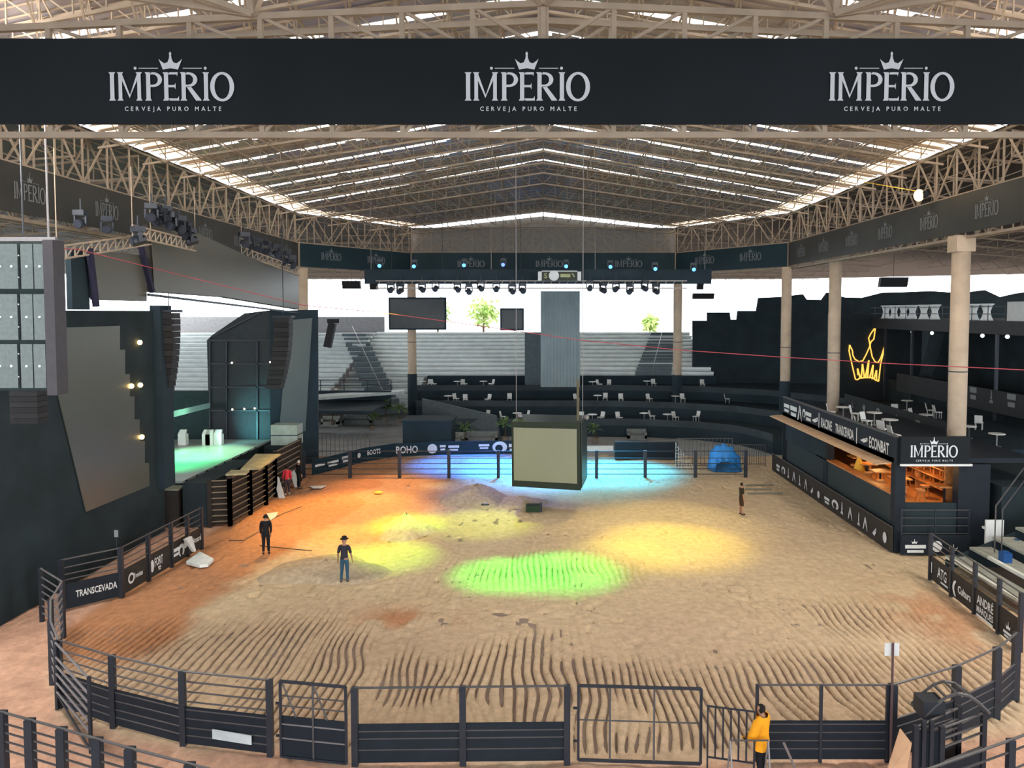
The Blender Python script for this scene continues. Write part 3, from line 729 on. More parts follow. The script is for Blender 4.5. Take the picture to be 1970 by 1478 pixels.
# white net
b = MB(); a = AY(1300, 852, 52); c = AY(1345, 912, 52)
for k in range(9):
    f = k / 8; b.bar((a.x + f * 1.4, 52, 1.9 * (1 - f) + .05), (a.x + f * 1.6, 52, .02), .015)
    b.bar((a.x + (1 - f) * 0, 52, 1.9 * f), (a.x + 1.5 * (1 - f * .95), 52, 1.9 * f * .9), .012)
single(b, 'white_net', WHITEP, 'small white net hanging slack beside the tall barred barrier', 'net')
# foreground fences
p = [G(x, y, Z) for x, y in ((-60, 1350), (3, 1370), (57, 1385), (118, 1402), (187, 1422), (250, 1440), (365, 1470), (440, 1490))]
fence(p, 'nearest fence crossing the lower left corner with thick posts', [1.0, 1.2, 1.4, 1.6, Z], pr=.085, rm=RAIL)
p = [G(x, y, Z) for x, y in ((1780, 1482), (1945, 1424), (2020, 1395))]
fence(p, 'nearest fence crossing the lower right corner in front of the chute', [.4, .8, 1.2, 1.6, Z], pr=.07)

# ------------------------------------------------------------------ chute at lower right
o = G(1815, 1455, .6)
t = thing('cattle_chute', 'black steel cattle chute with solid lower panels behind the lower right fence', 'chute', (9.2, 17, 0))
c = [G(1762, 1400, 1.45), G(1812, 1402, 1.45), G(1893, 1372, 1.45), G(1845, 1362, 1.45)]
c = [(p.x, p.y) for p in c]
for (a, b_) in ((c[1], c[2]), (c[0], c[3])):
    m = MB(); m.prism([(*a, .05), (*b_, .05), (*b_, .62), (*a, .62)], (0, .04, 0)); m.build('lower_panel', BOARD, t)
    for z in (.66, 1.0, 1.2, 1.45): m = MB(); m.tube((*a, z), (*b_, z), .028); m.build('rail', RAIL, t)
for q in c: m = MB(); m.bar((*q, 0), (*q, 1.5), .075); m.build('post', STEEL, t)
m = MB(); m.prism([(*c[0], .05), (*c[1], .05), (*c[1], 1.35), (*c[0], 1.35)], (0, .05, 0)); m.build('end_panel', BOARD, t)
for q in (.15, .3): m = MB(); a = mix((*c[0], 0), (*c[1], 0), q * 2); m.bar(a, (a[0], a[1], 1.62), .06); m.build('gate_slide', STEEL, t)
m = MB(); pth2 = [Vector((*mix((*c[2], 0), (*c[3], 0), .5)[:2], 1.4)) + Vector((-1.2 + .25 * k, -.2, .55 * math.sin(k * .5))) for k in range(7)]; m.path(pth2, .04); m.path([q + Vector((0, .6, 0)) for q in pth2], .035)
for k in range(7): m.bar(pth2[k], pth2[k] + Vector((0, .6, 0)), .03)
m.build('roll_hoop', RAIL, t)
m = MB(); m.box((c[3][0] - .75, c[3][1] - .1, 1.55), (.5, .5, .4)); m.build('motor_box', STEEL, t)
# bare plank
t0 = G(1731, 1402, 1.75); 
b = MB(); A = G(1731, 1402, 1.9); A2 = G(1752, 1430, 1.8); B_ = G(1700, 1500, .9); B2 = G(1740, 1500, .9)
b.prism([B_, B2, A2, A], (0, -.05, .02)); single(b, 'wooden_plank', mat('fresh_plank', (.62, .38, .23), .6, 0, .1, 3), 'pale bare plank sticking up at the bottom edge beside the black chute', 'plank')
# pole sign
t = thing('pole_sign', 'small white square sign on a thin pole at the lower right fence', 'sign', (8.15, 17.9, 0))
a = G(1716, 1330, 1.8); b = MB(); b.tube((a.x, a.y, 0), (a.x, a.y, 2.95), .03); b.build('pole', mat('rusty_pole', (.10, .06, .06), .7), t)
b = MB(); b.box((a.x, a.y + .05, 2.78), (.34, .02, .30)); b.build('sign_panel', WHITEP, t)
t = thing('pole_sign', 'tiny grey flag sign on the corner post of the left sponsor fence', 'sign', G(228, 1148)[:])
a = G(227, 1148); b = MB(); b.tube((a.x, a.y, 1.85), (a.x + .0, a.y, 2.25), .02); b.build('pole', STEEL, t); b = MB(); b.box((a.x, a.y, 2.4), (.14, .03, .26)); b.build('sign_panel', LOGOD, t)
# pale patch on the near fence boards
a = G(415, 1402, .5); dd = (fl[3] - fl[2]).normalized(); b = MB(); o0 = Vector((fl[2].x, fl[2].y, 0)) + dd * .85 + Vector((dd.y, -dd.x, 0)) * .06; o0.z = 0
b.prism([o0 + Vector((0, 0, .28)), o0 + dd * 1.05 + Vector((0, 0, .24)), o0 + dd * 1.05 + Vector((0, 0, .47)), o0 + Vector((0, 0, .52))], Vector((dd.y, -dd.x, 0)) * .02)
single(b, 'paper_notice', mat('pale_blue_paper', (.50, .56, .58), .7), 'pale blank banner strip fixed low on the lower left fence', 'notice')

# ------------------------------------------------------------------ things lying on the sand
def heap(px, py, wx, wy, h, label, m, sharp=1.0, z=0):
    c = G(px, py); b = MB(); n, r = 26, 9; vs = []
    for j in range(r + 1):
        q = j / r
        for i in range(n):
            a = 2 * math.pi * i / n; e = 1 + .12 * math.sin(a * 3 + px) + .08 * math.sin(a * 5 + 1)
            hh = h * (1 - q ** sharp) * (1 + .1 * math.sin(a * 4 + j)) - (.06 if j == r else 0)
            vs.append((c.x + wx * q * e * math.cos(a), c.y + wy * q * e * math.sin(a), hh))
    b.add(vs, [(j * n + i, j * n + (i + 1) % n, (j + 1) * n + (i + 1) % n, (j + 1) * n + i) for j in range(r) for i in range(n)] + [tuple(range(n))])
    return single(b, 'sand_heap', m, label, 'sand heap', base=(c.x, c.y, 0), smooth=True)
SANDH = mat('loose_sand', (.50, .39, .26), .95, 0, .2, 5, .6); SANDG = mat('grey_loose_sand', (.40, .32, .225), .95, 0, .2, 5, .6)
heap(915, 958, 2.0, 2.4, .75, 'grey sand heap behind the left edge of the hanging screen', SANDG, 1.3)
heap(1000, 966, 1.5, 1.3, .32, 'low raked sand heap trailing right toward the hanging screen', SANDH, 1.2)
heap(780, 1022, 1.35, 1.6, .85, 'pointed sand heap lit yellow-green left of centre', SANDH, .95)
heap(625, 1098, 2.6, 1.9, .42, 'wide low grey heap behind the man in jeans', SANDG, 1.8)
def sheet(pts, name, m, label, cat, th=.03):
    b = MB(); b.prism([G(x, y, .03) for x, y in pts], (0, 0, th))
    c = b.v; return single(b, name, m, label, cat)
sheet([(358, 1086), (384, 1066), (411, 1080), (400, 1091), (384, 1093)], 'plastic_sheet', mat('white_plastic_sheet', (.68, .74, .74), .5), 'crumpled white plastic sheet on the red clay by the left fence', 'sheet', .12)
b = MB(); a = G(360, 1090); b.prism([AX(352, 1038, -15.3), AX(364, 1032, -15.3), AX(372, 1060, -15.2), AX(369, 1062, -15.2)], (.12, 0, 0)); single(b, 'leaning_board', WHITEP, 'pale board leaning against the left fence above the plastic sheet', 'board')
sheet([(595, 936), (628, 935), (618, 940), (602, 940)], 'white_board', WHITE, 'thin white strip lying on the orange clay near the chutes', 'board')
sheet([(513, 989), (535, 986), (531, 995), (520, 1002)], 'white_board', WHITE, 'small white panel lying beside the man in black', 'board')
t = thing('power_box', 'small dark green box on the sand below the hanging screen', 'box', G(1025, 984)[:])
a = G(1025, 984); b = MB(); b.box((a.x, a.y, .2), (.75, .5, .34)); b.build('case', mat('dark_green_case', (.02, .04, .02), .5), t)
b = MB(); b.box((a.x + .42, a.y - .05, .24), (.16, .3, .42)); b.build('end_plate', STEEL, t); b = MB(); b.tube((a.x - .3, a.y - .1, .38), (a.x + .3, a.y - .1, .38), .03); b.build('handle', STEEL, t)
b = MB(); a = G(933, 975); b.ball((a.x, a.y, .08), .3, 8, (1, .6, .35)); single(b, 'dark_bundle', STEEL, 'small dark bundle on the sand left of the green box', 'bundle')
b = MB(); a = G(728, 950); b.ball((a.x, a.y, .06), .3, 8, (1, .5, .3)); single(b, 'yellow_bag', mat('yellow_bag', (.7, .5, .08), .6), 'small yellow bag lying on the orange clay behind the pointed heap', 'bag')
for k, (x0, x1, y, lab) in enumerate(((1434, 1487, 933, 'farthest thin pole on the sand right of the standing man'), (1434, 1484, 941, 'middle thin pole on the sand right of the standing man'), (1438, 1506, 949, 'nearest thin pole on the sand right of the standing man'))):
    b = MB(); b.tube(G(x0, y, .06), G(x1, y, .06), .05); single(b, 'steel_pole', mat('dull_pole', (.2, .19, .15), .6), lab, 'pole', 'poles lying on the sand')
b = MB(); pts = [G(x, y, .03) for x, y in ((440, 1040), (468, 1040), (500, 1022), (520, 1000), (548, 987), (580, 975))]; b.path(pts, .02); b.path([G(x, y, .03) for x, y in ((500, 1050), (545, 1055), (600, 1060))], .02)
single(b, 'power_cable', STEEL, 'dark cable snaking over the orange clay behind the man in black', 'cable')

# ------------------------------------------------------------------ hanging cube screen
t = thing('hanging_screen', 'boxy screen cube hanging low over the centre of the sand', 'screen', AY(1060, 945, 42)[:])
YC = 41.5
f0, f1, f2, f3 = AY(984, 811, YC), AY(1116, 814, YC - 1.2), AY(1117, 944, YC - 1.2), AY(985, 936, YC)
side = Vector((.48, .9, .0)) * 1.0; dp = Vector((.42, 3.0, 0))
b = MB(); b.prism([f0, f1, f2, f3], dp); b.build('case', mat('dark_olive_case', (.022, .030, .022), .5), t)
nn = (f1 - f0).cross(f3 - f0).normalized(); nn = nn if nn.y < 0 else -nn
def inn(u, v): 
    a = f0.lerp(f1, u); b_ = f3.lerp(f2, u); return a.lerp(b_, v) + nn * .03
b = MB(); b.prism([inn(.035, .09), inn(.955, .09), inn(.955, .90), inn(.035, .90)], nn * .02); b.build('display', SCREENC, t)
b = MB(); e0 = f1 + nn * .02
b.prism([f1 + Vector((.06, .2, 0)), f1 + dp + Vector((.06, -.2, 0)), f2 + dp + Vector((.06, -.2, .1)), f2 + Vector((.06, .2, .1))], Vector((.03, 0, 0))); b.build('side_display', mat('side_display', (.02, .03, .035), .4), t)
for p in (f0, f1): m = MB(); m.tube(p + dp * .5, Vector(rp((p + dp * .5).x, (p + dp * .5).y, -.1)), .018); m.build('suspension_cable', RAILW, t)
m = MB(); m.bar(f1 + dp * .3 + Vector((-.2, 0, 0)), f1 + dp * .3 + Vector((-.2, 0, 2.2)), .09); m.build('chain_bag', mat('brown_chain_bag', (.10, .09, .06), .8), t)
for p in (f0 + dp, f1 + dp): m = MB(); m.ball(p + Vector((0, -1.5, .1)), .15, 8); m.build('shackle', RAILW, t)

# ------------------------------------------------------------------ hanging light rig at the far end
t = thing('lighting_truss', 'dark lighting rig hanging across the far end with blue glowing lamps', 'truss', (0, 60, 12.7))
z0 = AY(1045, 546, 60).z; z1 = AY(1045, 518, 60).z; X0, X1 = AY(700, 530, 60).x, AY(1370, 530, 60).x
b = MB(); b.bb((X0, 60.2, z0), (X1, 60.5, z1)); b.build('black_valance', CLOTH2, t)
b = MB()
for yy, zz in ((59.6, z0 - .35), (59.6, z0 + .2)): b.bar((X0 + 1, yy, zz), (X1 - 2, yy, zz), .06)
for k in range(38): xx = X0 + 1 + (X1 - X0 - 3) * k / 38; b.bar((xx, 59.6, z0 - .35), (xx + .35, 59.6, z0 + .2), .03)
b.build('truss_frame', TRUSSD, t)
for x in (X0 + .5, -4, 4, X1 - .5): m = MB(); m.tube((x, 60.3, z1), (x, 60.3, rp(x, 60)[2] - .1), .02); m.build('suspension_cable', TRUSSD, t)
lamp_m = glow('blue_lamp_glow', (.06, .30, 1.0), 4); lamp_v = glow('violet_blue_lamp_glow', (.05, .10, 1.0), 5)
def movhead(p, name, label, cat, group, gm=None, s=1.0, clamp=(0, 0, .45)):
    t = thing(name, label, cat, p[:], group); p = V(p)
    m = MB(); m.box(p + Vector((0, 0, .42 * s)), (.34 * s, .3 * s, .16 * s)); m.build('base', STEEL, t)
    m = MB(); m.tube(p + Vector((0, 0, .48 * s)), p + Vector((0, 0, .48 * s)) + Vector(clamp), .03); m.build('clamp', STEEL, t)
    m = MB(); m.box(p + Vector((-.17 * s, 0, .22 * s)), (.05 * s, .1 * s, .3 * s)); m.box(p + Vector((.17 * s, 0, .22 * s)), (.05 * s, .1 * s, .3 * s)); m.box(p + Vector((0, 0, .355 * s)), (.39 * s, .1 * s, .05 * s)); m.build('yoke', STEEL, t)
    m = MB(); m.tube(p + Vector((0, .18 * s, .16 * s)), p + Vector((0, -.16 * s, .06 * s)), .13 * s, 10, .15 * s); m.build('head', STEEL, t)
    m = MB(); m.tube(p + Vector((0, -.16 * s, .06 * s)), p + Vector((0, -.19 * s, .05 * s)), .12 * s, 10); m.build('lens', gm or mat('dark_lens', (.03, .035, .05), .6), t)
    return t
for i, (x, y) in enumerate(((731, 511), (797, 512), (893, 510), (968, 509), (1089, 512), (1174, 513), (1260, 517), (1334, 518))):
    p = AY(x, y, 59.3); pos = ['leftmost', 'second', 'third', 'fourth', 'fifth', 'sixth', 'seventh', 'rightmost'][i]
    movhead(p - Vector((0, 0, .1)), 'moving_head_lamp', f'{pos} of the eight blue glowing lamps on the far rig, from the left', 'lamp', 'blue lamps on the far rig', lamp_v if i == 3 else lamp_m, 1.15, (0, .95, -.1))
proto = None
spx = [752, 770, 812, 838, 880, 902, 925, 955, 985, 1005, 1135, 1160, 1185, 1212, 1240, 1262]
for i, x in enumerate(spx):
    p = AY(x, 562, 59.6)
    if proto is None: proto = movhead(p, 'spot_lamp', 'dark spot lamp hanging unlit under the far rig', 'lamp', 'unlit lamps under the far rig', None, 1.5)
    else: dup(proto, (p.x, p.y, p.z + random.uniform(-.15, .15)), rz=random.uniform(-.6, .6))
# small white sign hanging at the rig centre
a, c = AY(1035, 540, 59), AY(1118, 521, 59)
t = thing('sponsor_sign', 'small white framed sign with a round emblem hanging at the centre of the far rig', 'sign', ((a.x + c.x) / 2, 59, a.z))
b = MB(); b.bb((a.x, 59, a.z), (c.x, 59.1, c.z)); b.build('panel', mat('dark_sign_panel', (.05, .055, .045), .6), t)
b = MB(); hh = c.z - a.z; ww = c.x - a.x
for q in ((a.x, a.x + .28), (c.x - .28, c.x)): b.bb((q[0], 58.95, a.z), (q[1], 58.99, c.z))
b.bb((a.x, 58.95, c.z - .06), (c.x, 58.99, c.z)); b.tube((a.x + ww * .37, 58.98, a.z + hh * .5), (a.x + ww * .37, 58.93, a.z + hh * .5), hh * .52, 20)
b.build('emblem', WHITE, t)
b = MB(); b.tube((a.x + ww / 2, 59.05, c.z - .1), (a.x + ww / 2, 60.25, c.z - .1), .04); b.build('bracket', STEEL, t); b = MB(); s = join2d([poly((0, .1), (2.4, .1), (2.4, .9), (0, .9)), poly((2.7, .9), (3.3, .1), (3.5, .3), (2.9, 1.1))]); b.flat(s, (a.x + ww * .52, 58.96, a.z + hh * .3), (hh * .42, 0, 0), (0, 0, hh * .42), th=-.01); b.flat(text2d('S', .02), (a.x + ww * .14, 58.96, a.z + hh * .25), (hh * .5, 0, 0), (0, 0, hh * .5), th=-.01); b.build('lettering', mat('olive_print', (.35, .38, .2), .6), t)
# dark hanging screens at the far end
for (x0, y0, x1, y1, Y, lab) in ((748, 572, 858, 635, 70, 'wide black screen hanging in front of the far left column'), (962, 593, 1008, 636, 72, 'small square black screen hanging left of the grey curtain')):
    a, c = AY(x0, y1, Y), AY(x1, y0, Y)
    t = thing('video_screen', lab, 'screen', ((a.x + c.x) / 2, Y, a.z)); b = MB(); b.bb((a.x, Y, a.z), (c.x, Y + .25, c.z)); b.build('case', CLOTH2, t)
    b = MB(); b.bb((a.x + .15, Y - .02, a.z + .15), (c.x - .15, Y, c.z - .15)); b.build('display', mat('dead_screen', (.022, .032, .038), .4), t)
    for xx in (a.x + .3, c.x - .3): m = MB(); m.tube((xx, Y + .1, c.z), (xx, Y + .1, rp(xx, Y)[2] - .1), .02); m.build('suspension_cable', STEEL, t)
def boxspk(px, py, Y, w_, h_, lab, name='hanging_speaker'):
    a = AY(px, py, Y); t = thing(name, lab, 'speaker', (a.x, Y, a.z - h_ / 2))
    b = MB(); b.prism([(a.x - w_ / 2, Y - .3, a.z + h_ / 2), (a.x + w_ / 2, Y - .3, a.z + h_ / 2), (a.x + w_ / 2, Y - .05, a.z - h_ / 2), (a.x - w_ / 2, Y - .05, a.z - h_ / 2)], (0, .5, 0)); b.build('cabinet', SPK, t)
    b = MB(); b.tube((a.x, Y, a.z + h_ / 2), (a.x, Y, rp(a.x, Y)[2] - .1 if abs(a.x) < 18 else 18.6), .02); b.build('suspension_cable', STEEL, t)
boxspk(676, 548, 74, 1.7, .75, 'flat speaker box hanging high left of the far screens')
boxspk(719, 550, 72, .7, .7, 'small speaker box hanging between the flat box and the wide screen')
boxspk(1347, 551, 74, .6, .6, 'tiny speaker box hanging right of the far right column')
boxspk(1353, 570, 74, 2.0, .55, 'wide low speaker hanging right of the far right column')
boxspk(1719, 543, 66, 2.3, .8, 'mesh speaker frame hanging in the bright gap at right')
t = thing('speaker_column', 'tilted dark speaker column standing above the lower left bleachers', 'speaker', AY(633, 668, 72)[:])
b = MB(); a = AY(640, 622, 72); c = AY(630, 668, 72); b.bar(a, c, .45); b.build('cabinet', SPK, t); b = MB(); b.box(a + Vector((.1, 0, .2)), (1.1, .5, .4)); b.build('head', SPK, t)

# ------------------------------------------------------------------ red cable
b = MB(); cp = [AY(-20, 470, 23), AY(150, 480, 27), AY(370, 535, 31), AY(580, 587, 34), AY(745, 603, 34), AY(930, 628, 34), AY(1120, 655, 34), AY(1313, 674, 33), AY(1500, 687, 32), AY(1700, 699, 30), AY(1990, 713, 27)]
b.path(cp, .016); single(b, 'red_cable', mat('red_cable', (.32, .06, .08), .5), 'thin red cable strung across the whole arena at eye height', 'cable', base=cp[0][:])
# warm floodlight on the right ring
t = thing('flood_lamp', 'bright warm flood lamp burning on the right ring truss', 'lamp', (19.6, 40.6, 16.7))
p = AX(1768, 376, 19.6)
b = MB(); b.tube(p + Vector((.5, .2, .1)), p, .16, 12, .28); b.build('housing', STEEL, t)
b = MB(); b.ball(p, .26, 12, (1, 1, 1.2)); b.build('bulb', glow('warm_lamp_glow', (1.0, .60, .20), 5), t)
b = MB(); b.tube(AX(1660, 350, 17), p + Vector((0, 0, .2)), .02); b.build('cable', mat('yellow_cable', (.5, .35, .05), .5), t)
l = bpy.data.lights.new('flood_lamp_light', 'POINT'); l.energy = 60; l.color = (1, .75, .45); l.shadow_soft_size = .25
lo = bpy.data.objects.new('flood_lamp_light', l); COL.objects.link(lo); lo.location = p + Vector((-1.2, -.3, .6))

# ------------------------------------------------------------------ left stage side
t = thing('stage_wall', 'tall black cloth-covered stage wall at left with a grey screen set in it', 'stage wall', (-18.7, 31, 0))
XW = -18.5
b = MB(); zt = 10.75
b.prism([(XW, 24.5, 0), (XW, 37.7, 0), (XW, 37.7, zt), (XW, 24.5, zt)], (-1.2, 0, 0)); b.build('cloth_face', CLOTH, t)
b = MB(); b.bb((XW - 12, 23.3, 0), (XW - .0, 24.5, zt)); b.build('near_return', CLOTH, t)
sp = [(108, 631), (229, 627), (229, 673), (239, 673), (239, 720), (248, 720), (248, 763), (257, 763), (257, 807), (267, 807), (267, 849), (277, 849), (277, 891), (285, 891), (286, 935), (164, 985), (110, 760)]
b = MB(); b.prism([AX(x, y, XW + .03) for x, y in sp], (.04, 0, 0)); b.build('screen', SCREEN, t, label='grey screen with a stepped right edge and slanting left edge')
for (x, y) in ((269, 659), (253, 743), (270, 741), (273, 841)):
    p = AX(x, y, XW + .1); m = MB(); m.ball(p, .11, 8); m.build('indicator_lamp', glow('amber_glow', (1, .62, .2), 14), t)
b = MB(); b.prism([(XW + .35, 37.0, 2.2), (XW + .35, 38.1, 2.2), (XW + .35, 38.1, 11.0), (XW + .35, 37.0, 11.0)], (-.5, 0, 0)); b.build('end_post', CLOTH2, t)
t = thing('stage_cabinet', 'black cabinet with a pale top standing at the foot of the stage wall', 'cabinet', G(330, 1012)[:])
a = G(304, 1016); c = G(352, 1010); b = MB(); b.bb((a.x, 38.25, 0), (c.x, 39.1, 1.85)); b.build('body', BROWNB, t); b = MB(); b.bb((a.x - .02, 38.22, 1.85), (c.x + .02, 39.12, 1.92)); b.build('top', mat('pale_olive_top', (.26, .27, .2), .6), t)
# upper screens
def hangscreen(pts, X, lab, brace=True):
    P = [AX(x, y, X) for x, y in pts]; t = thing('stage_screen', lab, 'screen', P[-1][:])
    b = MB(); b.prism(P, (-.25, 0, 0)); b.build('case', BROWNB, t)
    c = sum(P, Vector((0, 0, 0))) / len(P); b = MB(); b.prism([c + (p - c) * .985 + Vector((.03, 0, 0)) for p in P], (.02, 0, 0)); b.build('display', mat('olive_grey_display', (.085, .083, .065), .4, 0, .05, .2), t); return t, P
tt, P = hangscreen([(168, 481), (281, 492), (281, 580), (186, 577)], -17, 'left grey hanging screen above the stage wall, beside the light tower')
m = MB(); m.bar(AX(172, 478, -16.9), AX(185, 590, -16.9), .13); m.build('cloth_strap', mat('navy_strap', (.025, .025, .05), .7), tt)
m = MB(); m.bb(AX(136, 480, -17.1), AX(163, 596, -17.3)); m.build('end_panel', CLOTH2, tt)
tt, P = hangscreen([(285, 432), (375, 446), (470, 490), (575, 533), (575, 596), (430, 572), (292, 562)], -17, 'long grey hanging screen above the stage opening, sloping away to the right')
m = MB(); m.bar(AX(268, 462, -16.8), AX(293, 562, -16.8), .13); m.build('cloth_strap', mat('navy_strap', (.025, .025, .05), .7), tt)
m = MB(); m.bar(AX(285, 567, -16.8), AX(575, 602, -16.8), .07); m.build('bottom_truss', STEEL, tt)
# light tower of strobe panels
t = thing('strobe_panel_wall', 'hanging grid of pale grey light panels at the left edge', 'light panels', AY(50, 750, 22)[:])
Yt = 22.0
b = MB(); a, c = AY(-60, 752, Yt), AY(104, 466, Yt); b.bb((a.x, Yt + .02, a.z), (c.x, Yt + .4, c.z)); b.build('back_frame', mat('dark_teal_frame', (.02, .035, .035), .5), t)
PAN = mat('pale_panel_glass', (.115, .15, .15), .35, 0, .15, 9); DOT = glow('small_white_glow', (.9, 1, 1), .7)
for (y0, y1) in ((470, 556), (566, 654), (662, 746)):
    for (x0, x1) in ((-52, -34), (-28, -8), (-4, 14), (17, 37), (46, 66), (71, 91)):
        a, c = AY(x0, y1, Yt), AY(x1, y0, Yt); m = MB(); m.bb((a.x, Yt - .1, a.z), (c.x, Yt + .02, c.z)); pn = m.build('light_panel', PAN, t)
        m = MB(); m.tube(((a.x + c.x) / 2, Yt - .1, (a.z + c.z) / 2), ((a.x + c.x) / 2, Yt - .13, (a.z + c.z) / 2), .028, 8); m.build('centre_lamp', DOT, pn)
for x in (39.5, 95):
    m = MB()
    for y in (492, 534, 586, 629, 681, 725): p = AY(x, y, Yt); m.ball((p.x, Yt - .08, p.z), .025, 6)
    m.build('clamp_row', WHITEP, t)
a, c = AY(96, 760, Yt), AY(106, 462, Yt); m = MB(); m.bb((a.x, Yt - .12, a.z), (c.x, Yt + .4, c.z)); m.build('side_truss', mat('dark_purple_frame', (.05, .045, .055), .5, .2), t)
m = MB(); a = AY(0, 466, Yt); m.bar((-16.6, Yt + .2, a.z + .1), (AY(100, 466, Yt).x, Yt + .2, a.z + .1), .08)
for x in (-15.6, -14): m.tube((x, Yt + .2, a.z), (x, Yt + .2, 16.5), .03)
m.build('hanging_bar', RAILW, t)
def array(p, n, w_, h_, d_, curve, lab, name='line_array_speaker'):
    p = V(p); t = thing(name, lab, 'speaker', (p.x, p.y, p.z - n * h_)); x, z, ang = 0, 0, 0
    for k in range(n):
        ang = curve * k; c = p + Vector((0, 0, -z)); dy = math.sin(ang) * .1 * k
        m = MB(); m.prism([(c.x + x - w_ / 2, c.y + dy, c.z), (c.x + x + w_ / 2, c.y + dy, c.z), (c.x + x + w_ / 2, c.y + dy, c.z - h_ * .92), (c.x + x - w_ / 2, c.y + dy, c.z - h_ * .92)], (0, d_, 0)); m.build('cabinet', SPK if k % 2 else mat('speaker_case', (.028, .028, .03), .5), t)
        z += h_; x -= math.sin(ang) * h_
    m = MB(); m.box(p + Vector((0, d_ / 2, .08)), (w_ * 1.3, d_, .12)); m.tube(p + Vector((0, d_ / 2, .1)), p + Vector((0, d_ / 2, 16.6 - p.z)), .025); m.build('fly_frame', STEEL, t); return t
array(AY(44, 752, 23), 6, .82, .17, .5, .05, 'small brown-black speaker stack hanging under the light panels')
array(AY(318, 602, 37.2), 16, .78, .30, .7, .028, 'long curved speaker array hanging at the right end of the stage wall')
array(AY(541, 612, 48.6), 15, .95, .30, .8, .03, 'curved speaker array hanging in front of the far stage wing')
# light clusters hanging left
pr_ = movhead(AY(330, 440, 34), 'spot_lamp', 'dark spot lamp in the cluster below the left banner', 'lamp', 'lamps clustered below the left banner', None, 1.4)
for (x, y, Y) in ((345, 446, 34.4), (292, 424, 33), (308, 432, 33.6), (356, 458, 35), (266, 470, 31), (368, 470, 35.4), (318, 428, 34)): dup(pr_, AY(x, y, Y)[:], rz=random.uniform(-1, 1))
pr_ = movhead(AY(480, 480, 46), 'spot_lamp', 'dark spot lamp in the farther cluster over the long grey screen', 'lamp', 'lamps over the long grey screen', None, 1.6)
for (x, y, Y) in ((496, 484, 47), (512, 489, 48), (530, 494, 49), (548, 508, 50), (560, 515, 51), (470, 474, 45)): dup(pr_, AY(x, y, Y)[:], rz=random.uniform(-1, 1))
pr_ = movhead(AY(156, 436, 29), 'spot_lamp', 'lone dark spot lamp hanging above the left hanging screen', 'lamp', 'lone lamps above the left screen', None, 1.2)
dup(pr_, AY(206, 446, 31)[:], rz=.5)
for (x0, y0, x1, y1, Y0, Y1, lab) in ((255, 455, 376, 483, 31, 36, 'grey truss bar holding the near lamp cluster below the left banner'), (465, 490, 577, 530, 45, 52, 'grey truss bar holding the farther lamps over the long screen'), (110, 500, 290, 470, 27.5, 33, 'grey truss bar above the left hanging screen')):
    A, B = AY(x0, y0, Y0), AY(x1, y1, Y1); m = MB(); dz = Vector((0, 0, .45))
    m.bar(A, B, .045); m.bar(A + dz, B + dz, .045)
    for k in range(12): m.bar(A.lerp(B, k / 12), A.lerp(B, (k + 1) / 12) + dz, .025); m.bar(A.lerp(B, k / 12) + dz, A.lerp(B, k / 12), .025)
    m.tube(A + dz, (A.x, A.y, 16.4), .02); m.tube(B + dz, (B.x, B.y, 16.4), .02)
    single(m, 'truss_bar', TRUSS, lab, 'truss')
# stage deck and back
t = thing('stage_deck', 'raised stage deck glowing green beyond the chutes at left', 'stage', (-24, 44, 0))
b = MB(); b.bb((-36, 39.2, 0), (-18.4, 52.1, 2.0)); b.build('skirt', CLOTH, t)
b = MB(); b.bb((-36, 39.2, 2.0), (-18.3, 52.1, 2.12)); b.build('deck_surface', mat('pale_stage_deck', (.30, .34, .32), .35, 0, .1, .8), t)
b = MB()
for k in range(9): b.bb((-19.6 + .12 * k, 39.5 + k * 1.2, 1.9), (-18.25, 39.7 + k * 1.2, 2.1))
b.build('edge_brackets', STEEL, t)
t = thing('stage_wing', 'dark stage wing box with a slanted top and ribbed face beyond the green deck', 'stage wing', (-20, 52.5, 0))
wf = [(398, 655), (408, 645), (470, 603), (520, 597), (520, 868), (404, 868)]
b = MB(); b.prism([AY(x, y, 52.5) for x, y in wf], (0, 1.5, 0)); b.build('face', mat('ribbed_dark_face', (.030, .034, .042), .5), t)
b = MB()
for (p, q) in (((404, 655), (520, 655)), ((404, 700), (520, 700)), ((404, 745), (520, 745)), ((404, 790), (520, 790)), ((404, 650), (404, 868)), ((415, 645), (500, 602)), ((436, 655), (436, 868)), ((495, 655), (495, 868))): b.bar(AY(*p, 52.4), AY(*q, 52.4), .07)
b.build('ribs', STEEL, t)
b = MB(); pp = [AY(520, 600, 52.5), AX(608, 597, -16.0), AX(612, 860, -16.0), AX(600, 905, -16.0)]
A0 = AY(520, 598, 52.3); A1 = AY(611, 596, 55); A2 = AY(612, 900, 55); A3 = AY(520, 890, 52.3)
b.prism([A0, A1, A2, A3], (-.3, 1.2, 0)); b.build('side_face', CLOTH2, t)
def onside(x, y):
    f = (x - 520) / 91; Y = 52.3 + 2.7 * f - .06; return AY(x, y, Y)
b = MB(); b.prism([onside(*q) for q in ((556, 616), (601, 612), (596, 690), (588, 830), (538, 822), (545, 740))], (0, -.05, 0)); b.build('display', mat('grey_teal_display', (.085, .105, .10), .4, 0, .08, .3), t)
for (x, y) in ((446, 698), (447, 788), (470, 787), (490, 786), (520, 697)): m = MB(); m.ball(AY(x, y, 52.3), .07, 6); m.build('indicator_lamp', glow('pale_amber_glow', (1, .8, .5), 4), t)
b = MB(); b.bb((-42, 56, 0), (-22.5, 56.4, 5.0)); single(b, 'stage_backdrop', mat('teal_backdrop', (.03, .06, .06), .7), 'low dark backdrop behind the green stage deck', 'backdrop')
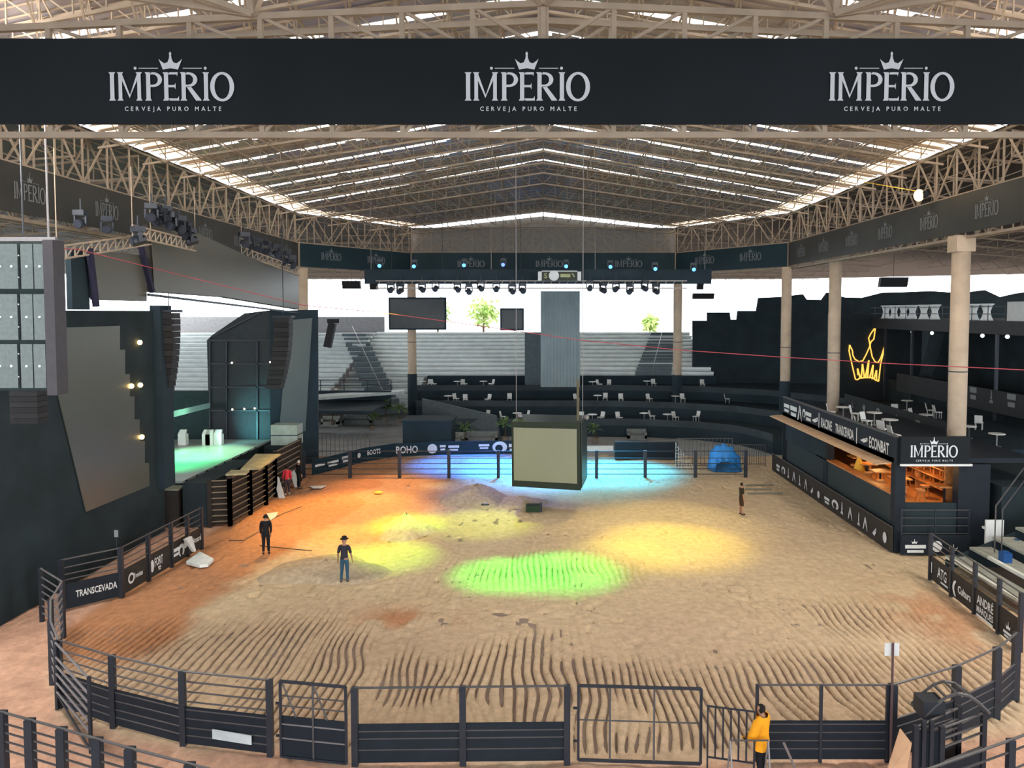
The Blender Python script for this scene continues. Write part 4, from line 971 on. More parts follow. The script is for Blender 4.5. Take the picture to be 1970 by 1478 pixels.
WH = [(352, 826, 'white monitor box nearest the person on the stage'), (398, 818, 'white monitor box in the middle of the stage rear'), (404, 808, 'smaller white monitor box behind the middle one'), (420, 810, 'white monitor box nearest the far stage wing')]
for x, y, lab in WH:
    a = AY(x, y, 50); m = MB(); m.box((a.x, a.y, 2.12 + .35), (.5, .4, .7)); m.prism([(a.x - .25, a.y - .2, 2.82), (a.x + .25, a.y - .2, 2.82), (a.x + .2, a.y, 3.1), (a.x - .2, a.y, 3.1)], (0, .15, 0)); single(m, 'monitor_speaker', WHITEP, lab, 'speaker')
a = G(556, 868, 1.9); t = thing('equipment_case', 'pale green-lit case standing on the chute platform by the far wing', 'case', (a.x, 50.5, 2.1))
b = MB(); b.box((-16.7, 50.5, 2.75), (1.7, 1.2, 1.3)); b.build('body', mat('pale_case', (.30, .36, .32), .6), t); b = MB(); b.box((-16.7, 50.5, 2.75), (1.74, 1.24, .06)); b.build('lid_band', STEEL, t)
b = MB(); b.bb((-17.9, 49.6, 0), (-15.9, 51.4, 2.1)); single(b, 'case_platform', CLOTH, 'black-skirted platform under the pale case', 'platform')
b = MB(); b.prism([AY(322, 806, 45), AY(400, 786, 52), AY(400, 776, 52), AY(322, 794, 45)], (0, .4, 0)); single(b, 'canopy_edge', mat('pale_teal_edge', (.25, .40, .40), .6), 'pale teal canopy edge slanting over the green stage', 'canopy')
# bucking chutes
def chute(A, B, h, lab, m=STEEL, solid=0):
    A, B = V(A), V(B); t = thing('bucking_chute', lab, 'chute gate', ((A + B) / 2)[:], 'bucking chutes at the left edge of the sand'); up = Vector((0, 0, 1))
    for q in (A, B): k = MB(); k.bar(q, q + up * h, .13); k.build('post', BROWNB, t)
    for i in range(8): z = .25 + (h - .35) * i / 7; k = MB(); k.tube(A + up * z, B + up * z, .035); k.build('rail', mat('tan_rail', (.20, .165, .12), .6), t)
    d = (B - A).normalized(); nr = Vector((d.y, -d.x, 0)); k = MB()
    k.prism([A - nr * .12 + up * .1, B - nr * .12 + up * .1, B - nr * .12 + up * (h - .1), A - nr * .12 + up * (h - .1)], nr * -.05); k.build('backing_sheet', mat('brown_sheet', (.034, .028, .023), .7), t)
c_ = [G(405, 1014), G(443, 1012), G(482, 990), G(503, 965), G(538, 945), G(560, 938)]
chute(c_[0], c_[1], 2.4, 'nearest bucking chute gate, dark green, facing the left fence')
chute(c_[1], c_[2], 2.5, 'second bucking chute gate with tan rails')
chute(c_[2], G(512, 972), 2.5, 'third bucking chute gate under the pale platform')
chute(G(512, 972), G(530, 956), 2.6, 'fourth bucking chute gate behind the third')
chute(G(530, 956), G(578, 925), 2.7, 'farthest bucking chute gate beside the leaning boards')
a = G(470, 985); b = MB(); P = [G(457, 906, 2.6), G(540, 876, 2.75), G(512, 874, 2.75), G(437, 905, 2.6)]
P = [G(500, 900, 2.62), G(540, 876, 2.75), G(508, 874, 2.75), G(455, 900, 2.62)]
b = MB(); b.prism([G(463, 905, 2.6), G(500, 904, 2.6), G(540, 876, 2.7), G(492, 876, 2.7)], (0, 0, .08)); single(b, 'chute_platform', mat('worn_ply_platform', (.33, .30, .18), .7, 0, .2, 2), 'worn plywood platform on top of the farther chutes', 'platform')
b = MB(); b.prism([G(434, 916, 2.5), G(473, 914, 2.5), G(480, 908, 2.5), G(445, 908, 2.5)], (0, 0, .1)); single(b, 'chute_platform', mat('worn_ply_platform', (.33, .30, .18), .7), 'narrow plank platform on top of the second chute', 'platform')
b = MB(); b.bb((-17.9, 38.3, .02), (-16.6, 44.5, 2.2)); single(b, 'chute_backing', CLOTH, 'black cloth partition behind the bucking chutes', 'partition')
for (x0, y0, x1, y1, lab) in ((536, 918, 548, 959, 'tall white board leaning on the farthest chute, left one'), (566, 905, 578, 938, 'tall white board leaning beside the red banner, right one')):
    a, c = G(x1, y1), G(x0 + 4, y1 - 8); p = AY(x0, y0, a.y + .7); m = MB(); m.prism([a, a + Vector((-.35, 0, 0)), p + Vector((-.3, 0, 0)), p], (0, .05, 0)); single(m, 'leaning_board', WHITEP, lab, 'board')

# ------------------------------------------------------------------ bar kiosk on the right
XK = 15.6; YN = 34.2; YF = 50.5
t = thing('bar_kiosk', 'long black bar stand with lettered fascia and orange-lit interior at right', 'bar', (17.5, 42, 0))
def part(mb, name, m, parent=t, label=None): return mb.build(name, m, parent, label=label)
b = MB(); b.bb((XK, YN, 3.95), (XK + .12, YF, 5.15)); fa = part(b, 'side_fascia', BOARD)
b = MB(); b.bb((XK - .04, YN, 5.15), (XK + .14, YF, 5.22)); part(b, 'fascia_trim', RAIL, fa)
b = MB(); b.prism([(XK, YN + .4, 3.97), (XK, YF + .3, 3.97), (XK - .75, YF + .3, 3.9), (XK - .75, YN + .4, 3.9)], (0, 0, -.05)); part(b, 'wooden_shelf', WOOD, label='long pale wooden ledge below the fascia')
b = MB(); b.bb((XK + .15, YN + .3, .0), (XK + .3, YF, 2.45)); part(b, 'counter_front', mat('slate_counter_front', (.026, .038, .044), .5, 0, .1, .4))
b = MB(); b.bb((XK + .1, YN + .6, 2.45), (XK + .65, 44.5, 2.52)); part(b, 'counter_top', WOODO)
for p0_, p1_ in (((XK, YN, 0), (XK + .45, YN + .45, 3.95)), ((18.4, YN, 0), (19.8, YN + .5, 3.95)), ((XK + .1, 42.8, 0), (XK + .5, 43.4, 3.95)), ((XK + .1, YF - .4, 0), (XK + .5, YF, 3.95))): b = MB(); b.bb(p0_, p1_); part(b, 'post', BOARD)
b = MB(); b.bb((XK, YN + .2, 3.98), (22, YF, 4.2)); part(b, 'roof', BOARD)
b = MB(); b.bb((19.4, YN + .5, 0), (19.6, YF, 3.95)); b.bb((XK, YF - .1, 0), (19.6, YF, 3.95)); b.bb((XK + .5, YN + .1, 0), (18.4, YN + .25, 2.2)); part(b, 'back_wall', CLOTH)
b = MB(); b.bb((XK + .1, 43.4, 2.4), (XK + .3, YF - .4, 3.95)); part(b, 'closed_panel', CLOTH2)
# fascia writing
A_, B_ = Vector((XK, YF, 0)), Vector((XK, YN, 0))
logo_marks(A_, B_, 4.0, [(.02, 'bars', .5, 2.2, .3), (.10, 'bars', .62, 2.0, .2), (.185, 'peak', .9, .9, .1), (.24, 'hook', .55, 1, .35), (.275, 'bars', .5, 2.0, .3), (.34, 'leaf', .35, 3.0, .35), (.41, 'block', .85, .12, .15), (.435, 'RACINE', .50, -.10, .28), (.565, 'TRANSCEVADA', .48, -.15, .28), (.735, 'block', .8, .12, .15), (.765, 'leaf', .3, 3, .35), (.83, 'ECONBAT', .52, -.13, .25)], t, th=.02)
# IMPERIO sign on the end
s = thing('bar_sign', 'black end sign of the bar with the silver crowned logo, facing the camera', 'sign', (17.4, YN - .3, 3.95))
a, c = AY(1733, 893, YN - .25), AY(1867, 841, YN - .25)
b = MB(); b.bb((a.x, YN - .25, a.z), (c.x, YN + .0, c.z)); part(b, 'panel', BANNER, s)
b = MB(); b.bb((a.x - .02, YN - .3, a.z - .09), (c.x + .1, YN - .2, a.z)); part(b, 'lower_batten', WHITEP, s)
b = MB(); lg = AY(1797, 880, YN - .26); b.flat(IMP, (lg.x, YN - .265, lg.z), (.465, 0, 0), (0, 0, .52), th=-.01); part(b, 'lettering', LOGO, s)
# ground board with marks along the bar side
gb = thing('sponsor_boards', 'long low brown board with small white marks along the foot of the bar', 'board', (XK - .1, 43, 0))
A_, B_ = Vector((XK - .12, 52.3, 0)), Vector((XK - .12, YN, 0))
for k in range(5):
    p, q = A_.lerp(B_, k / 5), A_.lerp(B_, (k + 1) / 5); m = MB(); m.prism([p, q, q + Vector((0, 0, 1.12)), p + Vector((0, 0, 1.12))], (.08, 0, 0)); part(m, 'board', BROWNB, gb)
m = MB(); m.tube(A_ + Vector((0, 0, 1.15)), B_ + Vector((0, 0, 1.15)), .03); part(m, 'top_rail', RAIL, gb)
its = []
seqk = [('bars', .4, 1.8), ('hook', .5, 1.6), ('tower', .62, 1), ('peak', .6, 1), ('tower', .62, .9), ('peak', .6, .9), ('leaf', .4, 1), ('disc', .4, .9), ('bars', .34, 2.2), ('hook', .5, 1.9), ('tower', .62, 1), ('peak', .62, .9), ('tower', .62, .8), ('peak', .6, .9), ('leaf', .42, 1), ('disc', .5, .8)]
for k, (key, h, xs) in enumerate(seqk): its.append((.06 + k * .061 - (.02 if k > 12 else 0), key, h, xs, .25))
logo_marks(A_, B_, 0, its, gb, m=LOGO, th=.02)
# gate frame and board at the near end of the bar
t5 = thing('bar_gate', 'dark gate with three small white marks at the near end of the bar', 'gate', (17.2, YN - .4, 0))
x0_, x1_ = 15.75, 18.7
for z in (.95, 1.3, 1.65, 2.0): m = MB(); m.tube((x0_, YN - .35, z), (x1_, YN - .35, z), .02); m.build('rail', RAIL, t5)
for x in (x0_, (x0_ + x1_) / 2, x1_): m = MB(); m.bar((x, YN - .35, 0), (x, YN - .35, 2.05), .035); m.build('upright', STEEL, t5)
m = MB(); m.bb((x0_, YN - .4, .02), (x1_ + .1, YN - .33, .9)); m.build('board', BOARD, t5)
logo_marks(Vector((x0_, YN - .4, 0)), Vector((x1_, YN - .4, 0)), 0, [(.05, 'bars', .35, 2.6, .12), (.14, 'crown', .28, 1, .52), (.45, 'disc', .5, .9, .15), (.7, 'crown', .4, 1, .2)], t5, th=.02)
# things inside the bar: stools and shelves lit orange
def light(kind, name, loc, e, col, tgt=None, size=None, r=.2, blend=.6):
    l = bpy.data.lights.new(name, kind); l.energy = e; l.color = col
    if kind != 'SUN': l.shadow_soft_size = r
    if kind == 'SPOT': l.spot_size = math.radians(size); l.spot_blend = blend
    o = bpy.data.objects.new(name, l); COL.objects.link(o); o.location = loc
    if tgt is not None: o.rotation_euler = (Vector(tgt) - Vector(loc)).to_track_quat('-Z', 'Y').to_euler()
    return o
light('POINT', 'bar_lamp_light', (17.5, 36.6, 3.6), 90, (1, .55, .2)); light('POINT', 'bar_lamp_light', (17.5, 40.5, 3.6), 90, (1, .55, .2))
b = MB(); b.bb((XK + .5, YN + .5, 0), (19.4, YF - .4, 2.0)); single(b, 'bar_floor', WOODO, 'raised wooden floor inside the bar', 'floor')
st = thing('bar_stool', 'orange wooden stool inside the bar', 'stool', (16.8, 36, 2.0), 'wooden stools inside the bar')
m = MB(); m.tube((16.8, 36, 2.5), (16.8, 36, 2.58), .22, 12); m.build('seat', WOODO, st)
for a in range(4): m = MB(); q = a * math.pi / 2 + .8; m.bar((16.8 + .1 * math.cos(q), 36 + .1 * math.sin(q), 2.5), (16.8 + .2 * math.cos(q), 36 + .2 * math.sin(q), 2.0), .025); m.build('leg', WOODO, st)
for (x, y) in ((16.4, 35.3), (17.3, 35.4), (17.9, 36.2), (16.3, 37.3), (17.2, 37.8), (16.5, 39.2), (17.4, 39.9), (16.6, 41.2), (17.6, 41.8), (18.2, 38.7)): dup(st, (x, y, 2.0), rz=random.random())
tb = thing('bar_table', 'small square orange table inside the bar', 'table', (17, 36.8, 2.0), 'small wooden tables inside the bar')
m = MB(); m.box((17, 36.8, 2.78), (.85, .85, .05)); m.build('tabletop', WOODO, tb); m = MB(); m.bar((17, 36.8, 2.0), (17, 36.8, 2.76), .05); m.build('pedestal', BOARD, tb)
for (x, y) in ((18.3, 35.2), (16.8, 38.5), (18.2, 40.2), (16.9, 40.4), (17.2, 42.3)): dup(tb, (x, y, 2.0))
sh = thing('bar_shelf', 'orange-lit shelf unit of bottles at the near end of the bar', 'shelf', (18.9, 35.5, 2))
for z in (2.5, 2.95, 3.4): m = MB(); m.bb((18.3, 35.4, z), (19.35, 41, z + .05)); m.build('shelf_board', WOODO, sh)
for x in (35.4, 38.2, 41): m = MB(); m.bb((18.4, x - .03, 2), (19.35, x + .03, 3.9)); m.build('side_panel', WOODO, sh)
bo = MB(); bo.lathe((18.6, 35.8, 2.55), [(.05, 0), (.05, .2), (.02, .26), (.02, .33)], 8); bo = single(bo, 'bottle', mat('amber_bottle', (.35, .12, .02), .2), 'amber bottle on the bar shelves', 'bottle', 'bottles on the bar shelves')
for k in range(11):
    for z in (2.55, 3.0, 3.45):
        if k or z > 2.6: q = bo.copy(); COL.objects.link(q); q.location = (18.55 + .1 * (k % 2), 35.8 + k * .46, z)
# umbrella-like yellow cloth by the counter
m = MB(); a = AX(1652, 930, 16.5); m.lathe((a.x, a.y, 2.2), [(.35, 0), (.28, .3), (.12, .8), (.05, 1.3)], 10); single(m, 'folded_parasol', mat('yellow_parasol', (.75, .42, .05), .6), 'folded yellow parasol standing inside the bar window', 'parasol')

# ------------------------------------------------------------------ terrace behind the bar
b = MB(); b.bb((20.2, 41, 0), (30, 62, 3.4)); struct(b, 'terrace_4', CLOTH2)
t = thing('terrace_board', 'dark sloping terrace front with a row of small grey marks behind the bar', 'board', (22.4, 50, 3.4))
A_, B_ = Vector((22.5, 58, 0)), Vector((22.5, 41, 0)); m = MB(); m.prism([A_ + Vector((0, 0, 3.4)), B_ + Vector((0, 0, 3.4)), B_ + Vector((0, 0, 4.5)), A_ + Vector((0, 0, 4.6))], (.1, 0, 0)); m.build('board', mat('slate_board', (.026, .032, .034), .6), t)
logo_marks(A_, B_, 3.4, [(.08, 'tower', .5, 1.2, .35), (.2, 'disc', .45, 1.1, .35), (.33, 'hook', .55, 1.2, .3), (.48, 'leaf', .4, 1.6, .4), (.66, 'bars', .35, 1.6, .45), (.86, 'peak', .6, 1.0, .2)], t, m=LOGOD, th=.02)
# crown panel with neon crown
YP = 71.2
a, c = AY(1592, 775, YP), AY(1775, 604, YP)
b = MB(); b.bb((a.x, YP, 0), (c.x, YP + .4, c.z)); struct(b, 'wall_crown_panel', mat('charcoal_panel', (.022, .028, .032), .6))
t = thing('neon_crown', 'glowing yellow neon crown on the black wall between the right columns', 'neon sign', AY(1668, 735, YP - .3)[:])
def nz_(x, y): return AY(1600 + x * 140 / 1379, 610 + y * 150 / 1478, YP - .15)
NEO = glow('yellow_neon', (1.0, .55, .10), .95)
curves = [[(340, 530), (330, 640), (345, 720), (385, 900), (450, 1180), (490, 1190), (530, 1160)], [(340, 530), (395, 640), (400, 720), (440, 800), (520, 850), (590, 830), (650, 720), (720, 560), (745, 470), (800, 420), (830, 190), (740, 320), (700, 400), (720, 500), (745, 640), (770, 760), (830, 860), (880, 860), (930, 780), (1000, 570), (975, 700), (930, 880), (890, 1220)], [(890, 1220), (820, 1190), (780, 1150), (640, 1150), (530, 1160)]]
for i, cv in enumerate(curves): m = MB(); m.path([nz_(*p) for p in cv], .06, 6); m.build('neon_outline', NEO, t)
rays = [((490, 980), (540, 1150)), ((585, 890), (620, 1150)), ((705, 820), (680, 1150)), ((785, 910), (720, 1160)), ((850, 1010), (800, 1180)), ((585, 890), (560, 1150)), ((490, 980), (500, 1100)), ((705, 820), (640, 1140)), ((785, 910), (770, 1180)), ((850, 1010), (850, 1200))]
for p, q in rays: m = MB(); m.tube(nz_(*p), nz_(*q), .07, 6); m.build('neon_ray', NEO, t)
# suites building
t = thing('suite_building', 'black two-storey box building with balcony marks at the far right edge', 'building', (33, 58, 0))
b = MB(); b.bb((30, 44, 9.2), (46, 72, 10.1)); b.build('roof_slab', mat('charcoal_roof_slab', (.045, .045, .048), .6), t)
b = MB(); b.bb((31.5, 44, 0), (46, 72, 4.6)); b.build('lower_storey', CLOTH, t)
b = MB(); b.bb((36, 44, 4.6), (36.4, 72, 9.2)); b.build('recessed_wall', CLOTH, t)
b = MB(); b.bb((30, 44, 4.0), (30.15, 66, 5.5)); b.build('balcony_front', mat('charcoal_balcony', (.028, .031, .033), .6), t)
for y in (46, 52, 58, 64, 69): m = MB(); m.bar((30.3, y, 3.4), (30.3, y, 9.2), .12); m.build('post', STEEL, t)
m = MB(); m.prism([AX(1752, 780, 32), AX(1776, 780, 32), AX(1818, 642, 32), AX(1790, 642, 32)], (.3, 0, 0)); m.build('slanting_brace', CLOTH, t)
for (x, y) in ((1755, 639), (1793, 641), (1890, 646), (1938, 648)): m = MB(); m.ball(AX(x, y, 30.4), .13, 8); m.build('ceiling_lamp', glow('white_lamp_glow', (.9, .95, 1), 6), t)
its = [(f, k, .85, w_, .3) for f, k, w_ in ((.42, 'tower', .9), (.52, 'bars', 1), (.62, 'tower', 1), (.72, 'bars', 1.1), (.84, 'bars', 1.2), (.93, 'tower', 1.2))]
logo_marks(Vector((30, 66, 0)), Vector((30, 44, 0)), 4.3, its, t, m=LOGOD, th=.02)
# cloth-covered tables on the roof slab
def hourglass(x, y, z): m = MB(); m.lathe((x, y, z), [(.42, 0), (.30, .25), (.22, .6), (.36, 1.05), (.45, 1.1), (.45, 1.16)], 12); return m
pr_ = None
for i, (x, lab) in enumerate(((1704, 'first'), (1720, 'second'), (1738, 'third'), (1755, 'fourth'), (1777, 'fifth'), (1798, 'sixth'), (1852, 'seventh'), (1872, 'eighth'), (1898, 'ninth'))):
    a = AX(x, 615, 30.6); L_ = f'{lab} from the left of the white cloth-covered tables along the suite roof'
    if pr_ is None: pr_ = single(hourglass(a.x, a.y, 10.1), 'cocktail_table', mat('white_table_cloth', (.85, .88, .87), .8, 0, .06), L_, 'table', 'white covered tables on the suite roof', base=(a.x, a.y, 10.1), smooth=True)
    else: q = pr_.copy(); COL.objects.link(q); q.location = (a.x, a.y, 10.1); q['label'] = L_
t = thing('roof_sign', 'large white sign panel at the far right end of the suite roof', 'sign', (30.5, 49, 10.1))
m = MB(); m.bb((30.3, 44, 10.1), (30.4, 51, 11.35)); m.build('panel', WHITEP, t); m = MB(); m.bb((30.27, 44.8, 10.4), (30.3, 48.9, 10.45)); m.bb((30.27, 44.8, 10.9), (30.3, 48.9, 10.95)); m.bb((30.27, 48.85, 10.4), (30.3, 48.95, 10.95)); m.build('outline_print', RAIL, t)
m = MB()
for z in (10.55, 11.05): m.tube((30.2, 51, z), (30.2, 72, z), .025)
for y in range(51, 73, 2): m.bar((30.2, y, 10.1), (30.2, y, 11.15), .03)
single(m, 'roof_railing', STEEL, 'thin black railing in front of the covered tables on the suite roof', 'railing')

# ------------------------------------------------------------------ grey steps at the right edge
t = thing('grandstand_steps', 'grey plank seating steps with white edges at the right edge', 'bleachers', (19, 29, 0))
for k in range(5):
    m = MB(); x = 16.9 + k * .95; m.bb((x, 21.5, .35 + .42 * k), (x + .9, 32.2, .45 + .42 * k)); m.build('seat_plank', mat('weathered_plank', (.30, .31, .27), .8, 0, .15, 2), t)
    m = MB(); m.bb((x - .04, 21.5, .38 + .42 * k), (x + .1, 32.2 - k * 1.4, .50 + .42 * k)); m.build('white_edge', mat('white_step_edge', (.62, .64, .58), .7), t)
m = MB(); m.prism([(16.9, 32.2, 0), (21.8, 32.2, 0), (21.8, 32.2, 2.3), (16.9, 32.2, .3)], (0, .1, 0)); m.build('end_panel', CLOTH, t)
for (x, y, lab) in ((1934, 1075, 'blue crate on the nearer white-edged step at the right'), (1956, 1052, 'blue crate farther up the white-edged steps at the right')):
    a = G(x, y, 1.0); m = MB(); m.box((a.x, a.y, 1.05), (.35, .35, .4)); m.tube((a.x, a.y, 1.25), (a.x, a.y, 1.3), .12, 10); single(m, 'blue_crate', mat('blue_plastic', (.02, .08, .25), .5), lab, 'crate')
m = MB(); m.prism([AY(1852, 940, 36), AY(1898, 958, 36), AY(1901, 970, 36), AY(1852, 950, 36)], (0, .4, 0)); single(m, 'pale_slab', mat('pale_slab', (.28, .29, .28), .7), 'pale slanting slab in the dark area right of the bar', 'slab')
b = MB(); b.bb((20.2, 34.0, 0), (30, 41, 3.0)); b.bb((24.5, 22, 0), (30, 34, 2.9)); struct(b, 'wall_right', CLOTH)
m = MB(); m.path([(18.2, 31.0, 1.0), (18.2, 31.0, 2.9), (21.5, 34.5, 3.8), (24, 37, 4.5)], .03); m.path([(18.6, 31.2, 1.0), (18.6, 31.2, 2.7), (21.8, 34.5, 3.6)], .025)
single(m, 'stair_handrail', RAIL, 'thin dark handrail climbing beside the grey steps', 'handrail')
a = G(1900, 1052, 1.2); m = MB(); m.box((19.1, 32.6, .95), (.75, .1, 1.9)); m.box((19.1, 32.8, 1.5), (.65, .3, .1)); single(m, 'white_locker', WHITEP, 'pale panel standing where the right fence meets the grey steps', 'panel')

# ------------------------------------------------------------------ lounge furniture and plants on the terraces
def mk_table(p):
    t = thing('lounge_table', 'x', 'table', p); x, y, z = p
    m = MB(); m.tube((x, y, z + .70), (x, y, z + .74), .42, 14); m.build('tabletop', WHITEP, t)
    m = MB(); m.tube((x, y, z), (x, y, z + .7), .04); m.build('pedestal', RAILW, t); m = MB(); m.tube((x, y, z), (x, y, z + .04), .24, 12); m.build('foot', RAILW, t); return t
def mk_chair(p):
    t = thing('lounge_chair', 'x', 'chair', p); x, y, z = p
    m = MB(); m.box((x, y, z + .45), (.46, .44, .05)); m.build('seat', WHITEP, t)
    m = MB(); m.prism([(x - .22, y + .2, z + .5), (x + .22, y + .2, z + .5), (x + .22, y + .3, z + .92), (x - .22, y + .3, z + .92)], (0, .04, 0)); m.build('backrest', WHITEP, t)
    for a in (-.18, .18):
        for b_ in (-.17, .17): m = MB(); m.bar((x + a, y + b_, z), (x + a, y + b_, z + .44), .02); m.build('leg', WHITEP, t)
    return t
rows = [('on the highest dark terrace below the far bleachers', 2.6, 82.6, [(812, 0), (835, 1), (880, 0), (890, 1), (930, 0), (945, 1), (1140, 0), (1172, 1), (1245, 0), (1352, 1)]),
        ('on the middle dark terrace behind the hanging screen', 1.8, 75.5, [(862, 0), (895, 1), (938, 1), (980, 1), (1110, 1), (1150, 0), (1195, 1), (1250, 1), (1300, 0), (1400, 1), (1490, 0)]),
        ('on the lowest dark terrace near the ring', 1.0, 68.4, [(918, 0), (968, 1), (995, 0), (1118, 1), (1140, 0), (1192, 1), (1240, 0), (1285, 0), (1340, 1)])]
pt = pc = None
for lab, z, Y, its in rows:
    for x, k in its:
        a = AY(x, 700, Y + random.uniform(-.6, .6)); p = (a.x, a.y, z)
        if k == 0:
            if pt is None: pt = mk_table(p); pt['label'] = 'white round table ' + lab; pt['group'] = 'white tables ' + lab
            else: dup(pt, p, 'white round table ' + lab, 'white tables ' + lab)
            p2 = (p[0] + .75, p[1] + .2, z)
        else: p2 = p
        if pc is None: pc = mk_chair(p2); pc['label'] = 'white chair ' + lab; pc['group'] = 'white chairs ' + lab
        else: dup(pc, p2, 'white chair ' + lab, 'white chairs ' + lab, rz=random.uniform(-1.5, 1.5))
lab = 'on the terrace behind the bar roof'
for (x, y, k) in ((1690, 1, 0), (1700, 1, 1), (1722, 0, 1), (1745, 1, 0), (1760, 0, 1), (1782, 0, 0), (1790, 1, 1), (1805, 1, 1), (1865, 0, 0), (1885, 1, 1), (1920, 0, 0), (1660, 1, 1), (1560, 1, 1), (1545, 1, 0), (1575, 1, 1)):
    a = AX(x, 760, 24.5 + y * 2.5)
    if a.y > 61: continue
    p = (a.x, a.y, 3.4); dup(pc if k else pt, p, ('white chair ' if k else 'white round table ') + lab, ('white chairs ' if k else 'white tables ') + lab, rz=random.random() * 3)
lab = 'crowded on the flat roof of the bar'
for (x, y, k) in ((1600, 17.5, 1), (1622, 18.2, 0), (1645, 18.6, 1), (1668, 18.0, 1), (1682, 19, 0), (1700, 17.6, 1), (1712, 18.6, 0), (1722, 17.3, 1), (1655, 17, 1)):
    a = AX(x, 800, y)
    if not YN + .8 < a.y < YF - 1: continue
    dup(pc if k else pt, (y, a.y, 4.2), ('white chair ' if k else 'white round table ') + lab, ('white chairs ' if k else 'white tables ') + lab, rz=random.random() * 3)
def plant(px, py, z, h, lab, sp='potted_palm'):
    a = G(px, py, z); t = thing(sp, lab, 'plant', (a.x, a.y, z))
    m = MB(); m.lathe((a.x, a.y, z), [(.2, 0), (.28, .4), (.3, .42), (.2, .40)], 12); m.build('pot', mat('clay_pot', (.20, .17, .14), .8), t)
    m = MB(); m.tube((a.x, a.y, z + .4), (a.x, a.y, z + h * .55), .05, 6, .03); m.build('stem', mat('brown_stem', (.08, .06, .03), .8), t)
    m = MB(); random.seed(int(px))
    for k in range(26):
        an = random.random() * 6.28; el = random.uniform(-.2, 1.2); L = h * random.uniform(.3, .5); base = Vector((a.x, a.y, z + h * .55)); d = Vector((math.cos(an) * math.cos(el), math.sin(an) * math.cos(el), math.sin(el)))
        sd = Vector((-math.sin(an), math.cos(an), 0)) * .09; mid_ = base + d * L * .6; tip = base + d * L + Vector((0, 0, -.25 * L))
        m.add([base, mid_ + sd, tip, mid_ - sd, mid_ + Vector((0, 0, .04))], [(0, 1, 4), (1, 2, 4), (2, 3, 4), (3, 0, 4)])
    m.build('leaves', LEAF, t)
plant(640, 818, .3, 2.3, 'bushy green plant beside the stage wing at the left lounge'); plant(716, 828, .3, 2.2, 'spreading green plant below the far left bleachers')
plant(742, 812, .4, 2.6, 'tall green plant left of the dark booth'); plant(768, 815, .4, 2.4, 'green plant nearest the black foot of the far left column')
plant(893, 858, .0, 2.4, 'green potted shrub in the middle of the left lounge'); plant(972, 850, .2, 2.4, 'green plant beside the left edge of the hanging screen'); plant(1145, 852, .1, 2.0, 'green plant right of the hanging screen behind the fence')
def sofa(px, py, w_, lab, m_):
    a = G(px, py, .1); t = thing('lounge_sofa', lab, 'sofa', (a.x, a.y, 0)); x, y = a.x, a.y
    m = MB(); m.box((x, y, .25), (w_, .85, .45)); m.build('seat', m_, t); m = MB(); m.box((x, y + .38, .65), (w_, .2, .5)); m.build('backrest', m_, t)
    for s_ in (-1, 1): m = MB(); m.box((x + s_ * (w_ / 2 - .1), y, .45), (.2, .85, .5)); m.build('armrest', m_, t)
SOF = mat('pale_sofa', (.40, .42, .38), .8); SOF2 = mat('grey_sofa', (.18, .2, .2), .8)
sofa(636, 818, 1.6, 'pale armchair at the far left lounge beside the stage wing', SOF); sofa(688, 815, 2.8, 'long grey sofa in the left lounge below the bleachers', SOF2)
sofa(868, 852, 2.2, 'pale sofa behind the far fence left of the shrub', SOF); sofa(927, 850, 2.6, 'grey sofa behind the far fence right of the shrub', SOF2); sofa(1225, 845, 1.6, 'low grey seat behind the far fence at right centre', SOF2)
b = MB(); a = G(775, 868); c = G(868, 868); b.bb((a.x, a.y, 0), (c.x, a.y + 3, 2.2)); b.bb((a.x - .1, a.y - .1, 2.2), (c.x + .1, a.y + 3.1, 2.35)); single(b, 'lounge_booth', CLOTH2, 'black lounge booth at the foot of the far left column', 'booth')
b = MB(); b.prism([G(610, 770, 2.9), G(778, 758, 2.9), G(778, 754, 2.9), G(610, 764, 2.9)], (0, 0, .25)); single(b, 'lounge_canopy', mat('pale_canopy', (.42, .48, .48), .5), 'thin pale canopy edge above the left lounge', 'canopy')
b = MB()
a = AY(612, 752, 73); c = AY(752, 742, 73); b.bb((a.x - 3, 73, 1.6), (c.x, 73.2, a.z)); b.bb((a.x - 3, 65, 2.2), (c.x, 73, 2.4)); single(b, 'lounge_roof', CLOTH2, 'black flat roof over the left lounge', 'roof')
m = MB()
for z in (.5, 1.0): m.tube((a.x - 2, 73.1, a.z + z), (c.x, 73.1, a.z + z), .04)
for k in range(5): x = a.x - 2 + (c.x - a.x + 2) * k / 4; m.bar((x, 73.1, a.z), (x, 73.1, a.z + 1.0), .05)
single(m, 'balcony_railing', STEEL, 'dark railing on the edge of the roof over the left lounge', 'railing')
b = MB(); a = AY(808, 800, 71); b.prism([AY(812, 767, 71), AY(955, 800, 66), AY(965, 850, 64), AY(960, 845, 64), AY(812, 800, 71)], (0, .3, 0)); single(b, 'sloping_ramp', mat('slate_ramp', (.075, .095, .105), .7), 'grey sloping ramp wall falling right below the far terraces', 'ramp')
